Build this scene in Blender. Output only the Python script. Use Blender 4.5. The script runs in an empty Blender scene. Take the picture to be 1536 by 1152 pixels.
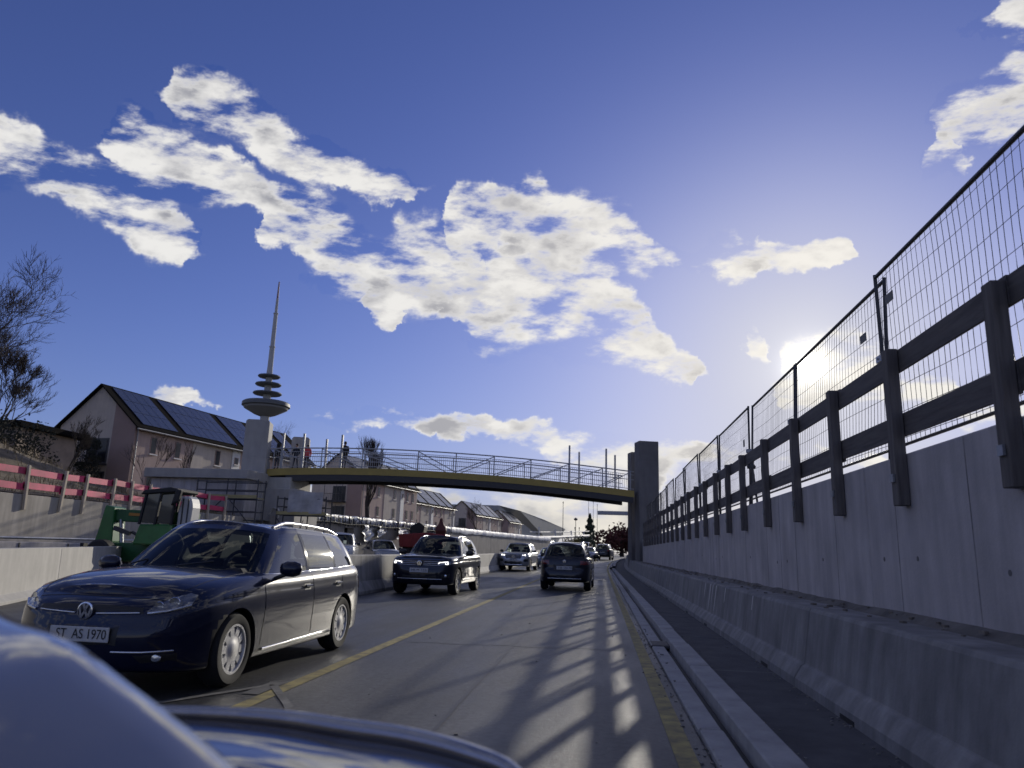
import bpy, bmesh, math, random
import numpy as np
from mathutils import Vector, Matrix
from mathutils.bvhtree import BVHTree

# ------------------------------------------------------------------ camera, sky, sun, exposure
SC = bpy.context.scene
COL = SC.collection
rad = math.radians
cam_data = bpy.data.cameras.new('camera')
cam = bpy.data.objects.new('camera', cam_data); COL.objects.link(cam)
cam_data.sensor_width = 36.0; cam_data.lens = 36.0 * 1100.0 / 1536.0
cam_data.clip_start = 0.05; cam_data.clip_end = 6000
ROT = Matrix(((0.992761308, -0.003933460, 0.120039629), (0.116132284, -0.223464774, -0.967768974), (0.030631309, 0.974704069, -0.221390380)))
cam.matrix_world = Matrix.Translation((0, 0, 1.25)) @ ROT.to_4x4()
cam_data.dof.use_dof = True; cam_data.dof.focus_distance = 12.0; cam_data.dof.aperture_fstop = 2.2
SC.camera = cam
SC.view_settings.view_transform = 'Standard'; SC.view_settings.look = 'None'
SC.view_settings.exposure = 0.0; SC.view_settings.gamma = 1.0
SC.view_settings.use_curve_mapping = False
SC.cycles.use_denoising = True
SC.cycles.max_bounces = 6; SC.cycles.transparent_max_bounces = 16
SC.cycles.caustics_reflective = False; SC.cycles.caustics_refractive = False
SC.cycles.sample_clamp_indirect = 4.0

SUN_AZ, SUN_EL = 15.67, 13.76
SUN_DIR = Vector((math.sin(rad(SUN_AZ)) * math.cos(rad(SUN_EL)), math.cos(rad(SUN_AZ)) * math.cos(rad(SUN_EL)), math.sin(rad(SUN_EL))))
sun_data = bpy.data.lights.new('sun', 'SUN'); sun_data.energy = 2.9; sun_data.angle = rad(0.5); sun_data.color = (1.0, 0.93, 0.80)
sun = bpy.data.objects.new('sun', sun_data); COL.objects.link(sun)
sun.rotation_euler = SUN_DIR.to_track_quat('Z', 'Y').to_euler(); sun.location = (10, 30, 40)

world = bpy.data.worlds.new('World'); SC.world = world; world.use_nodes = True
# cloud streaks: (u, v, half width) along each streak, in a stereographic map of the sky about the road direction
CLOUDS = [[(-0.4469, 0.2505, 0.0122), (-0.4065, 0.2492, 0.0142), (-0.3777, 0.2481, 0.0128), (-0.3515, 0.2353, 0.013), (-0.316, 0.2179, 0.0142), (-0.285, 0.2019, 0.0099), (-0.2615, 0.1904, 0)], [(-0.3513, 0.2582, 0), (-0.3239, 0.2608, 0.0121), (-0.2956, 0.2543, 0.0145), (-0.262, 0.2446, 0.0125), (-0.2338, 0.2363, 0.0099), (-0.2138, 0.2224, 0.0154), (-0.1957, 0.208, 0.0201), (-0.1728, 0.1945, 0.0194), (-0.1496, 0.1835, 0.0204), (-0.1312, 0.1935, 0.0212), (-0.1078, 0.1877, 0.0185), (-0.0844, 0.1822, 0.0093), (-0.075, 0.1823, 0)], [(-0.313, 0.2995, 0), (-0.2823, 0.2949, 0.0103), (-0.2486, 0.2856, 0.0122), (-0.2137, 0.2693, 0.0115), (-0.1776, 0.2546, 0.0085), (-0.1408, 0.2455, 0.0063), (-0.1105, 0.2446, 0)], [(-0.1152, 0.2254, 0), (-0.0988, 0.2248, 0.0137), (-0.0847, 0.2283, 0.0119), (-0.066, 0.2344, 0.0091), (-0.0473, 0.2308, 0.0163), (-0.024, 0.2133, 0.0191), (0.006, 0.2137, 0.0154), (0.0333, 0.1999, 0.009), (0.0601, 0.1958, 0.0045), (0.082, 0.1976, 0.0107), (0.1055, 0.1946, 0.0062), (0.1366, 0.1961, 0.0061), (0.1606, 0.196, 0.0034), (0.1673, 0.1954, 0)], [(-0.1236, 0.1556, 0), (-0.0934, 0.1611, 0.0167), (-0.0657, 0.1801, 0.0268), (-0.0377, 0.1794, 0.0267), (-0.0099, 0.1733, 0.0238), (0.0131, 0.1534, 0.0192), (0.0356, 0.134, 0.0123), (0.062, 0.122, 0.0058), (0.0814, 0.1181, 0)], [(0.092, 0.1152, 0), (0.115, 0.1165, 0.007), (0.1415, 0.1184, 0.0156), (0.169, 0.1209, 0.0154), (0.1855, 0.1042, 0.0135), (0.2056, 0.1026, 0.01), (0.2327, 0.0853, 0.0073), (0.2716, 0.0808, 0.0078)], [(0.1958, 0.2725, 0), (0.2076, 0.2744, 0.008), (0.2255, 0.276, 0.0126), (0.2428, 0.2789, 0.014), (0.256, 0.286, 0.0153), (0.2817, 0.2902, 0.0149)], [(0.2203, 0.3252, 0), (0.2409, 0.3301, 0.0089), (0.2737, 0.3286, 0.0123)], [(0.0837, 0.135, 0), (0.0923, 0.1343, 0.0058), (0.1029, 0.1358, 0.0066), (0.1125, 0.1368, 0), (0.1988, 0.2514, 0), (0.2098, 0.2524, 0.0081), (0.2224, 0.2474, 0.004), (0.2281, 0.2449, 0)], [(-0.3217, 0.0843, 0), (-0.3023, 0.0892, 0.0031), (-0.2843, 0.0931, 0.005), (-0.2699, 0.0949, 0.0036), (-0.2511, 0.0978, 0), (-0.2132, 0.0779, 0), (-0.1826, 0.0838, 0.0032), (-0.1375, 0.0851, 0.0041), (-0.0825, 0.0844, 0.0055), (-0.0456, 0.0756, 0.0082), (-0.0182, 0.0648, 0.0099), (0.022, 0.0618, 0.0089), (0.0655, 0.0623, 0.0066), (0.1075, 0.0625, 0.0043)], [(-0.2401, 0.204, 0), (-0.2314, 0.2084, 0.0064), (-0.2137, 0.2087, 0.0073), (-0.2069, 0.2082, 0), (-0.1767, 0.1619, 0), (-0.1639, 0.1634, 0.0056), (-0.1469, 0.1613, 0.0065), (-0.1343, 0.1581, 0.0028), (-0.1306, 0.1582, 0), (-0.1165, 0.0725, 0), (-0.096, 0.0744, 0.0046), (-0.0859, 0.0733, 0)]]
def build_world():
    nt = world.node_tree; N = nt.nodes; L = nt.links; N.clear()
    def new(t, **k):
        n = N.new(t)
        for a, b in k.items(): setattr(n, a, b)
        return n
    def put(s, v):
        if isinstance(v, bpy.types.NodeSocket): L.new(v, s)
        else: s.default_value = v
    def m(op, a, b=None, c=None, clamp=False):
        n = new('ShaderNodeMath', operation=op, use_clamp=clamp); put(n.inputs[0], a)
        if b is not None: put(n.inputs[1], b)
        if c is not None: put(n.inputs[2], c)
        return n.outputs[0]
    def mix(f, a, b, bt='MIX'):
        n = new('ShaderNodeMix', data_type='RGBA', blend_type=bt); put(n.inputs[0], f); put(n.inputs[6], a); put(n.inputs[7], b); return n.outputs[2]
    def ss(v, a, b):
        n = new('ShaderNodeMapRange', interpolation_type='SMOOTHSTEP'); put(n.inputs[0], v); put(n.inputs[1], a); put(n.inputs[2], b); return n.outputs[0]
    tc = new('ShaderNodeTexCoord'); D = tc.outputs['Generated']
    sep = new('ShaderNodeSeparateXYZ'); L.new(D, sep.inputs[0]); x, y, z = sep.outputs
    den = m('MAXIMUM', m('ADD', y, 1.0), 0.02)
    u = m('DIVIDE', x, den); v = m('DIVIDE', z, den)
    cb = new('ShaderNodeCombineXYZ'); L.new(u, cb.inputs[0]); L.new(v, cb.inputs[1]); UV = cb.outputs[0]
    sky = new('ShaderNodeTexSky', sky_type='NISHITA', sun_disc=False, sun_elevation=rad(SUN_EL), sun_rotation=rad(SUN_AZ), altitude=50, air_density=1.0, dust_density=0.6, ozone_density=3.0)
    blue = mix(1.0, sky.outputs[0], (0.70, 0.80, 1.62, 1), 'MULTIPLY')
    dp = new('ShaderNodeVectorMath', operation='DOT_PRODUCT'); L.new(D, dp.inputs[0]); dp.inputs[1].default_value = SUN_DIR
    ang = m('ARCCOSINE', m('MINIMUM', dp.outputs['Value'], 0.999999))
    aur = m('EXPONENT', m('MULTIPLY', m('POWER', m('DIVIDE', ang, rad(12)), 2.0), -1.0))
    low = m('EXPONENT', m('MULTIPLY', m('MAXIMUM', z, 0.), -7.0))
    blue = mix(m('MULTIPLY', low, .6), blue, (5.6, 6.8, 10.2, 1))
    aur2 = m('EXPONENT', m('MULTIPLY', m('POWER', m('DIVIDE', ang, rad(26)), 2.0), -1.0))
    blue = mix(m('MULTIPLY', m('POWER', low, .6), m('MULTIPLY', aur2, .95)), blue, (9.2, 8.9, 8.4, 1))
    blue = mix(m('MULTIPLY', aur, .80), blue, (9.0, 9.0, 9.2, 1))
    # warp
    wn = new('ShaderNodeTexNoise', noise_dimensions='2D'); L.new(UV, wn.inputs['Vector']); wn.inputs['Scale'].default_value = 20; wn.inputs['Detail'].default_value = 5; wn.inputs['Roughness'].default_value = .62
    wv = new('ShaderNodeVectorMath', operation='SUBTRACT'); L.new(wn.outputs['Color'], wv.inputs[0]); wv.inputs[1].default_value = (.5, .5, .5)
    ws = new('ShaderNodeVectorMath', operation='MULTIPLY_ADD'); L.new(wv.outputs[0], ws.inputs[0]); ws.inputs[1].default_value = (.042, .036, 0); L.new(UV, ws.inputs[2])
    W = ws.outputs[0]
    def noise(scale, detail, rough=.5, rot=0., st=(1, 1), dist=0., src=None):
        mp = new('ShaderNodeMapping'); L.new(src or UV, mp.inputs[0]); mp.inputs[2].default_value = (0, 0, rad(rot)); mp.inputs[3].default_value = (st[0], st[1], 1)
        n = new('ShaderNodeTexNoise', noise_dimensions='2D'); L.new(mp.outputs[0], n.inputs['Vector'])
        n.inputs['Scale'].default_value = scale; n.inputs['Detail'].default_value = detail; n.inputs['Roughness'].default_value = rough; n.inputs['Distortion'].default_value = dist; return n.outputs[0]
    fn = noise(42, 9, .58, 24, (.55, 1.4), .0)      # fine structure drawn out along the streaks
    mn = noise(17, 3, .5, 24, (.6, 1.3))
    bn = noise(24, 6, .52, 22, (.8, 1.2), .0)
    # the same broken streaks elsewhere in the sky
    gn = noise(1.0, 4, .5, 25, (5.0, 12.0))
    away = ss(m('MAXIMUM', m('ABSOLUTE', u), m('MULTIPLY', v, 1.15)), 0.46, 0.62)
    gen = m('MULTIPLY', ss(gn, 0.50, 0.68), away)
    # low bank of cloud at the horizon
    hb = ss(m('ADD', z, m('MULTIPLY', m('SUBTRACT', wn.outputs[0], .5), .05)), 0.115, 0.04)
    base = m('ADD', gen, m('MULTIPLY', hb, .66))
    prox = m('MULTIPLY', m('EXPONENT', m('MULTIPLY', ang, -1.0 / rad(22))), .6, clamp=True)
    bg1 = new('ShaderNodeBackground'); L.new(blue, bg1.inputs[0]); bg1.inputs[1].default_value = 0.062
    hcol = mix(ss(bn, .38, .66), (.40, .40, .42, 1), (.78, .73, .64, 1))
    wob = m('MULTIPLY_ADD', m('SUBTRACT', mn, .5), 2.2, m('MULTIPLY', m('SUBTRACT', fn, .5), 4.6))
    sw = new('ShaderNodeSeparateXYZ'); L.new(W, sw.inputs[0])
    S01 = m('MULTIPLY_ADD', sw.outputs[0], 1.0, .5); V20 = m('MULTIPLY', sw.outputs[1], 20.)
    def curve(pts):
        n = new('ShaderNodeFloatCurve'); L.new(S01, n.inputs[1]); c = n.mapping.curves[0]; n.mapping.use_clip = False
        pts = [(0., pts[0][1])] + pts + [(1., pts[-1][1])] if pts[0][0] > .001 else pts + [(1., pts[-1][1])]
        c.points[0].location = pts[0]; c.points[1].location = pts[-1]
        for p in pts[1:-1]: c.points.new(*p)
        for p in c.points: p.handle_type = 'AUTO_CLAMPED'
        n.mapping.update(); return n.outputs[0]
    def clouds(bands):
        total = base
        for b in bands:
            cc = curve([(u_ + .5, v_ / .4) for u_, v_, w_ in b]); ww = curve([(u_ + .5, max(w_ * 2.0, 0.) * 20) for u_, v_, w_ in b])
            q = m('DIVIDE', m('MULTIPLY_ADD', cc, -8., V20), m('MAXIMUM', ww, .004))
            total = m('MULTIPLY_ADD', m('MAXIMUM', m('SUBTRACT', .9, m('MULTIPLY', q, q)), 0.), m('MULTIPLY', ww, 5.0, clamp=True), total)
        dens = m('MULTIPLY', m('MULTIPLY_ADD', m('MINIMUM', total, .85), 1.0, wob), ss(total, 0.0, 0.55))
        mask = m('POWER', ss(dens, -.12, 1.05), 1.15)
        grey = m('MULTIPLY', ss(dens, 0.55, 1.5), ss(bn, 0.60, 0.34))
        cl = mix(grey, mix(m('MULTIPLY', ss(dens, .35, 1.1), ss(fn, .60, .36)), (.86, .85, .83, 1), (.52, .52, .55, 1)), (.30, .31, .36, 1))
        cl = mix(m('MULTIPLY', hb, .75), cl, hcol)
        cl = mix(prox, cl, (.95, .88, .76, 1))
        bg2 = new('ShaderNodeBackground'); L.new(cl, bg2.inputs[0])
        mx = new('ShaderNodeMixShader'); L.new(m('MULTIPLY', mask, .97), mx.inputs[0]); L.new(bg1.outputs[0], mx.inputs[1]); L.new(bg2.outputs[0], mx.inputs[2]); return mx.outputs[0]
    allsky = clouds(CLOUDS)
    def gauss(s, k): return m('MULTIPLY', m('EXPONENT', m('MULTIPLY', m('POWER', m('DIVIDE', ang, rad(s)), 2.0), -1.0)), k)
    glow = m('ADD', m('ADD', gauss(0.62, 9.0), gauss(1.5, .8)), m('ADD', gauss(4.5, .16), gauss(12, .03)))
    bg3 = new('ShaderNodeBackground'); bg3.inputs[0].default_value = (1, .97, .90, 1); L.new(glow, bg3.inputs[1])
    ad = new('ShaderNodeAddShader'); L.new(allsky, ad.inputs[0]); L.new(bg3.outputs[0], ad.inputs[1])
    out = new('ShaderNodeOutputWorld'); L.new(ad.outputs[0], out.inputs[0])
build_world()
world.cycles.sampling_method = 'MANUAL'; world.cycles.sample_map_resolution = 512

# ------------------------------------------------------------------ helpers
MATS = {}
def mat(name, col, rough=.6, metal=0., var=.0, vscale=4., bump=0., bscale=60., col2=None, coat=0., spec=.5, streak=0., emit=None, stretch=(1, 1, 1), detail=6):
    if name in MATS: return MATS[name]
    m = bpy.data.materials.new(name); m.use_nodes = True; MATS[name] = m
    nt = m.node_tree; N, L = nt.nodes, nt.links; b = N['Principled BSDF']
    c = (*col, 1)
    b.inputs['Base Color'].default_value = c; b.inputs['Roughness'].default_value = rough; b.inputs['Metallic'].default_value = metal
    b.inputs['Specular IOR Level'].default_value = spec
    if coat: b.inputs['Coat Weight'].default_value = coat; b.inputs['Coat Roughness'].default_value = .03
    if emit: b.inputs['Emission Color'].default_value = (*emit[:3], 1); b.inputs['Emission Strength'].default_value = emit[3]
    if var or bump or streak:
        tc = N.new('ShaderNodeTexCoord'); mp = N.new('ShaderNodeMapping'); L.new(tc.outputs['Object'], mp.inputs[0]); mp.inputs[3].default_value = stretch
        n1 = N.new('ShaderNodeTexNoise'); L.new(mp.outputs[0], n1.inputs['Vector']); n1.inputs['Scale'].default_value = vscale; n1.inputs['Detail'].default_value = detail; n1.inputs['Roughness'].default_value = .62
        if var or streak:
            mx = N.new('ShaderNodeMix'); mx.data_type = 'RGBA'
            rp = N.new('ShaderNodeValToRGB'); L.new(n1.outputs[0], rp.inputs[0]); rp.color_ramp.elements[0].position = .33; rp.color_ramp.elements[1].position = .70
            L.new(rp.outputs[0], mx.inputs[0])
            d = col2 if col2 else tuple(max(0, v * (1 - var)) for v in col); u = col if col2 else tuple(min(1, v * (1 + var)) for v in col)
            mx.inputs[6].default_value = (*d, 1); mx.inputs[7].default_value = (*u, 1); cur = mx.outputs[2]
            if streak:
                mp2 = N.new('ShaderNodeMapping'); L.new(tc.outputs['Object'], mp2.inputs[0]); mp2.inputs[3].default_value = (1.7, 1.7, .22)
                n3 = N.new('ShaderNodeTexNoise'); L.new(mp2.outputs[0], n3.inputs['Vector']); n3.inputs['Scale'].default_value = 2.2; n3.inputs['Detail'].default_value = 7; n3.inputs['Roughness'].default_value = .65
                r3 = N.new('ShaderNodeValToRGB'); L.new(n3.outputs[0], r3.inputs[0]); r3.color_ramp.elements[0].position = .40; r3.color_ramp.elements[1].position = .66
                k = 1 - streak; r3.color_ramp.elements[0].color = (k, k, k, 1); r3.color_ramp.elements[1].color = (1, 1, 1, 1)
                m2 = N.new('ShaderNodeMix'); m2.data_type = 'RGBA'; m2.blend_type = 'MULTIPLY'; m2.inputs[0].default_value = 1; L.new(cur, m2.inputs[6]); L.new(r3.outputs[0], m2.inputs[7]); cur = m2.outputs[2]
            L.new(cur, b.inputs['Base Color'])
        if bump:
            n2 = N.new('ShaderNodeTexNoise'); L.new(mp.outputs[0], n2.inputs['Vector']); n2.inputs['Scale'].default_value = bscale; n2.inputs['Detail'].default_value = 5
            bp = N.new('ShaderNodeBump'); bp.inputs['Strength'].default_value = bump; bp.inputs['Distance'].default_value = .01; L.new(n2.outputs[0], bp.inputs['Height']); L.new(bp.outputs[0], b.inputs['Normal'])
    return m

ORG = {}
def org(o):
    p = Vector((0, 0, 0))
    while o is not None: p += ORG.get(o.name, Vector((0, 0, 0))); o = o.parent
    return p
def tag(o, label=None, cat=None, group=None, kind=None):
    if label: o['label'] = label
    if cat: o['category'] = cat
    if group: o['group'] = group
    if kind: o['kind'] = kind
    return o
def thing(name, label, cat, loc=(0, 0, 0), rotz=0., group=None):
    o = bpy.data.objects.new(name, None); COL.objects.link(o); o.empty_display_size = .3
    o.location = loc; o.rotation_euler = (0, 0, rotz); ORG[o.name] = Vector(loc)
    return tag(o, label, cat, group)
def link(name, me, parent=None):
    o = bpy.data.objects.new(name, me); COL.objects.link(o)
    if parent is not None: o.parent = parent
    return o
def copy_tree(o, parent=None):
    c = o.copy(); COL.objects.link(c); c.parent = parent
    for ch in list(o.children): copy_tree(ch, c)
    return c
ORDW = ['nearest', 'second', 'third', 'fourth', 'fifth', 'sixth', 'seventh', 'eighth', 'ninth', 'tenth', 'eleventh', 'twelfth', 'thirteenth', 'fourteenth', 'fifteenth', 'sixteenth', 'seventeenth', 'eighteenth', 'nineteenth', 'twentieth', 'twenty-first', 'twenty-second', 'twenty-third', 'twenty-fourth']

class MB:
    def __init__(s): s.v = []; s.f = []; s.m = []
    def add(s, vs, fs, mi=0):
        o = len(s.v); s.v += [tuple(map(float, v)) for v in vs]; s.f += [tuple(i + o for i in f) for f in fs]; s.m += [mi] * len(fs); return s
    def box(s, x0, x1, y0, y1, z0, z1, mi=0):
        vs = [(x0, y0, z0), (x1, y0, z0), (x1, y1, z0), (x0, y1, z0), (x0, y0, z1), (x1, y0, z1), (x1, y1, z1), (x0, y1, z1)]
        return s.add(vs, [(0, 3, 2, 1), (4, 5, 6, 7), (0, 1, 5, 4), (1, 2, 6, 5), (2, 3, 7, 6), (3, 0, 4, 7)], mi)
    def obox(s, c, ax, ay, az, mi=0):   # centre and three half-axis vectors
        c, ax, ay, az = map(Vector, (c, ax, ay, az)); vs = []
        for k in (-1, 1):
            for i, j in ((-1, -1), (1, -1), (1, 1), (-1, 1)): vs.append(c + ax * i + ay * j + az * k)
        return s.add(vs, [(0, 3, 2, 1), (4, 5, 6, 7), (0, 1, 5, 4), (1, 2, 6, 5), (2, 3, 7, 6), (3, 0, 4, 7)], mi)
    def beam(s, a, b, w, h, up=(0, 0, 1), mi=0):
        a, b = Vector(a), Vector(b); d = b - a; x = d.cross(Vector(up))
        if x.length < 1e-6: x = Vector((1, 0, 0))
        x.normalize(); z = x.cross(d).normalized()
        return s.obox((a + b) / 2, d / 2, x * w / 2, z * h / 2, mi)
    def tube(s, a, b, r, n=6, r2=None, mi=0, cap=True):
        a, b = Vector(a), Vector(b); d = (b - a)
        if d.length < 1e-9: return s
        q = d.to_track_quat('Z', 'Y'); r2 = r if r2 is None else r2; vs = []
        for p, rr in ((a, r), (b, r2)):
            for i in range(n):
                t = 2 * math.pi * i / n; vs.append(p + q @ Vector((rr * math.cos(t), rr * math.sin(t), 0)))
        fs = [(i, (i + 1) % n, n + (i + 1) % n, n + i) for i in range(n)]
        if cap: fs += [tuple(range(n - 1, -1, -1)), tuple(range(n, 2 * n))]
        return s.add(vs, fs, mi)
    def path(s, pts, r, n=6, mi=0):
        pts = [Vector(p) for p in pts]; vs = []; K = len(pts)
        rr = r if isinstance(r, (list, tuple)) else [r] * K
        for k, p in enumerate(pts):
            d = (pts[min(k + 1, K - 1)] - pts[max(k - 1, 0)]); q = d.to_track_quat('Z', 'Y')
            for i in range(n):
                t = 2 * math.pi * i / n; vs.append(p + q @ Vector((rr[k] * math.cos(t), rr[k] * math.sin(t), 0)))
        fs = []
        for k in range(K - 1):
            for i in range(n): fs.append((k * n + i, k * n + (i + 1) % n, (k + 1) * n + (i + 1) % n, (k + 1) * n + i))
        fs += [tuple(range(n - 1, -1, -1)), tuple(range((K - 1) * n, K * n))]
        return s.add(vs, fs, mi)
    def prism(s, poly, fn, t0, t1, mi=0):   # poly 2-D, fn(p, t) -> 3-D
        n = len(poly); vs = [fn(p, t0) for p in poly] + [fn(p, t1) for p in poly]
        fs = [(i, (i + 1) % n, n + (i + 1) % n, n + i) for i in range(n)] + [tuple(range(n - 1, -1, -1)), tuple(range(n, 2 * n))]
        return s.add(vs, fs, mi)
    def lathe(s, prof, c=(0, 0, 0), axis='z', n=32, mi=0, closed=False):
        vs = []; c = Vector(c)
        for (r, h) in prof:
            for i in range(n):
                t = 2 * math.pi * i / n; a, b = r * math.cos(t), r * math.sin(t)
                vs.append(c + (Vector((a, b, h)) if axis == 'z' else Vector((a, h, b)) if axis == 'y' else Vector((h, a, b))))
        K = len(prof); fs = []
        for k in range(K - 1 if not closed else K):
            for i in range(n): fs.append((k * n + i, k * n + (i + 1) % n, ((k + 1) % K) * n + (i + 1) % n, ((k + 1) % K) * n + i))
        if not closed:
            if prof[0][0] > 1e-6: fs.append(tuple(range(n - 1, -1, -1)))
            if prof[-1][0] > 1e-6: fs.append(tuple(range((K - 1) * n, K * n)))
        return s.add(vs, fs, mi)
    def grid(s, fn, nu, nv, mi=0):
        vs = [fn(i / nu, j / nv) for i in range(nu + 1) for j in range(nv + 1)]
        return s.add(vs, [(i * (nv + 1) + j, (i + 1) * (nv + 1) + j, (i + 1) * (nv + 1) + j + 1, i * (nv + 1) + j + 1) for i in range(nu) for j in range(nv)], mi)
    def mesh(s, name, mats, off=Vector((0, 0, 0)), smooth=None, bevel=0., fix=True):
        me = bpy.data.meshes.new(name)
        me.from_pydata([(v[0] - off.x, v[1] - off.y, v[2] - off.z) for v in s.v], [], s.f)
        for m in (mats if isinstance(mats, (list, tuple)) else [mats]): me.materials.append(m)
        me.polygons.foreach_set('material_index', s.m)
        if bevel or fix:
            bm = bmesh.new(); bm.from_mesh(me)
            if fix: bmesh.ops.recalc_face_normals(bm, faces=bm.faces)
            if bevel: bmesh.ops.bevel(bm, geom=[e for e in bm.edges if len(e.link_faces) == 2 and e.calc_face_angle(0) > .5], offset=bevel, segments=1, affect='EDGES', profile=.5, clamp_overlap=True)
            bm.to_mesh(me); bm.free()
        if smooth is not None:
            me.shade_smooth()
            if smooth < 180: me.set_sharp_from_angle(angle=rad(smooth))
        me.update(); return me
    def build(s, name, mats, parent=None, world=True, smooth=None, bevel=0., fix=True):
        off = org(parent) if (parent is not None and world) else Vector((0, 0, 0))
        return link(name, s.mesh(name, mats, off, smooth, bevel, fix), parent)

_txt = {}
def text_mesh(txt, size, name, material, depth=.0):
    cu = bpy.data.curves.new(name, 'FONT'); cu.body = txt; cu.size = size; cu.align_x = 'CENTER'; cu.align_y = 'CENTER'; cu.extrude = depth
    o = bpy.data.objects.new(name, cu); COL.objects.link(o)
    dg = bpy.context.evaluated_depsgraph_get(); me = bpy.data.meshes.new_from_object(o.evaluated_get(dg)); me.name = name
    bpy.data.objects.remove(o); bpy.data.curves.remove(cu)
    me.materials.clear(); me.materials.append(material); return me

def hermite(xs, ys):
    xs, ys = np.array(xs, float), np.array(ys, float)
    d = np.gradient(ys, xs)
    def f(x):
        x = min(max(x, xs[0]), xs[-1]); i = min(max(int(np.searchsorted(xs, x)) - 1, 0), len(xs) - 2)
        h = xs[i + 1] - xs[i]; t = (x - xs[i]) / h
        return float((2*t**3 - 3*t**2 + 1) * ys[i] + (t**3 - 2*t**2 + t) * h * d[i] + (-2*t**3 + 3*t**2) * ys[i + 1] + (t**3 - t**2) * h * d[i + 1])
    return f
def catmull(P, n):
    P = np.array(P, float); out = []
    for i in range(len(P) - 1):
        p0 = P[i - 1] if i > 0 else 2 * P[0] - P[1]; p1, p2 = P[i], P[i + 1]; p3 = P[i + 2] if i + 2 < len(P) else 2 * P[-1] - P[-2]
        for k in range(n):
            t = k / n; out.append(.5 * (2*p1 + (p2 - p0)*t + (2*p0 - 5*p1 + 4*p2 - p3)*t*t + (3*p1 - p0 - 3*p2 + p3)*t**3))
    out.append(P[-1]); return np.array(out)

# ------------------------------------------------------------------ materials
M_CONC = mat('concrete_wall', (.52, .49, .485), .85, var=.14, vscale=1.3, bump=.25, bscale=40, streak=.22)
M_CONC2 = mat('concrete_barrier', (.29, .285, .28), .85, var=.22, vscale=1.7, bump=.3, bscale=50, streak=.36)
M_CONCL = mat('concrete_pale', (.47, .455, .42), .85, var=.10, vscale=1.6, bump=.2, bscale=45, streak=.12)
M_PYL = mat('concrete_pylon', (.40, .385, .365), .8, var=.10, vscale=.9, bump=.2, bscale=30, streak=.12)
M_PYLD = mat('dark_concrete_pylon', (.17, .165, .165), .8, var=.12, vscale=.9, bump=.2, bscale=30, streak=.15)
M_KERB = mat('concrete_kerb', (.34, .335, .33), .9, var=.2, vscale=3, bump=.4, bscale=70)
def asphalt_mat():
    m = bpy.data.materials.new('asphalt'); m.use_nodes = True; N, L = m.node_tree.nodes, m.node_tree.links; b = N['Principled BSDF']
    tc = N.new('ShaderNodeTexCoord')
    def noise(sc, det, rg, st=(1, 1, 1)):
        mp = N.new('ShaderNodeMapping'); L.new(tc.outputs['Object'], mp.inputs[0]); mp.inputs[3].default_value = st
        n = N.new('ShaderNodeTexNoise'); L.new(mp.outputs[0], n.inputs['Vector']); n.inputs['Scale'].default_value = sc; n.inputs['Detail'].default_value = det; n.inputs['Roughness'].default_value = rg; return n.outputs[0]
    def ramp(v, p0, c0, p1, c1):
        r = N.new('ShaderNodeValToRGB'); L.new(v, r.inputs[0]); e = r.color_ramp.elements; e[0].position = p0; e[0].color = (*c0, 1); e[1].position = p1; e[1].color = (*c1, 1); return r.outputs[0]
    def mul(a, c, f=1.):
        x = N.new('ShaderNodeMix'); x.data_type = 'RGBA'; x.blend_type = 'MULTIPLY'; x.inputs[0].default_value = f; L.new(a, x.inputs[6]); L.new(c, x.inputs[7]); return x.outputs[2]
    base = ramp(noise(.5, 8, .6), .35, (.024, .026, .029), .68, (.041, .042, .045))
    tracks = ramp(noise(1.1, 3, .5, (1.0, .03, 1)), .36, (.72, .72, .73), .64, (1.12, 1.12, 1.12))      # wheel-polished lanes along the road
    stone = ramp(noise(17, 8, .82), .40, (.36, .36, .37), .63, (2.1, 2.08, 2.0))
    vo = N.new('ShaderNodeTexVoronoi'); L.new(tc.outputs['Object'], vo.inputs['Vector']); vo.inputs['Scale'].default_value = 9; vo.feature = 'F1'
    chips = ramp(vo.outputs['Distance'], .07, (4.2, 4.1, 3.8), .12, (1, 1, 1))
    stains = ramp(noise(.9, 5, .7, (1, .35, 1)), .30, (.6, .6, .6), .44, (1, 1, 1))
    L.new(mul(mul(mul(mul(base, tracks), stone), chips, .55), stains), b.inputs['Base Color'])
    rr = N.new('ShaderNodeMapRange'); L.new(noise(1.3, 4, .6, (1, .2, 1)), rr.inputs[0]); rr.inputs[1].default_value = .3; rr.inputs[2].default_value = .7; rr.inputs[3].default_value = .40; rr.inputs[4].default_value = .58; L.new(rr.outputs[0], b.inputs['Roughness'])
    bp = N.new('ShaderNodeBump'); bp.inputs['Strength'].default_value = .6; bp.inputs['Distance'].default_value = .012; L.new(noise(45, 6, .75), bp.inputs['Height']); L.new(bp.outputs[0], b.inputs['Normal'])
    MATS['asphalt'] = m; return m
M_ASPH = asphalt_mat()
M_ASPH2 = mat('asphalt_walk', (.085, .085, .088), .9, var=.3, vscale=2.5, bump=.6, bscale=110, detail=10)
M_YEL = mat('yellow_marking', (.47, .38, .12), .75, var=.5, vscale=5, bump=.4, bscale=120, col2=(.13, .115, .065), detail=10)
M_SOIL = mat('soil', (.15, .14, .125), .95, var=.4, vscale=3, bump=1., bscale=14)
M_DRY = mat('dry_grass_ground', (.17, .135, .085), .95, var=.45, vscale=1.2, bump=1., bscale=9)
M_WOOD = mat('weathered_timber', (.115, .105, .10), .8, var=.3, vscale=3, bump=.4, bscale=40, stretch=(8, .6, 8))
M_WOODP = mat('weathered_timber_post', (.13, .118, .11), .8, var=.3, vscale=3, bump=.4, bscale=40, stretch=(8, 8, .6))
M_WOODL = mat('pale_timber', (.52, .45, .34), .8, var=.2, vscale=3, stretch=(6, 6, .6))
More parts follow.
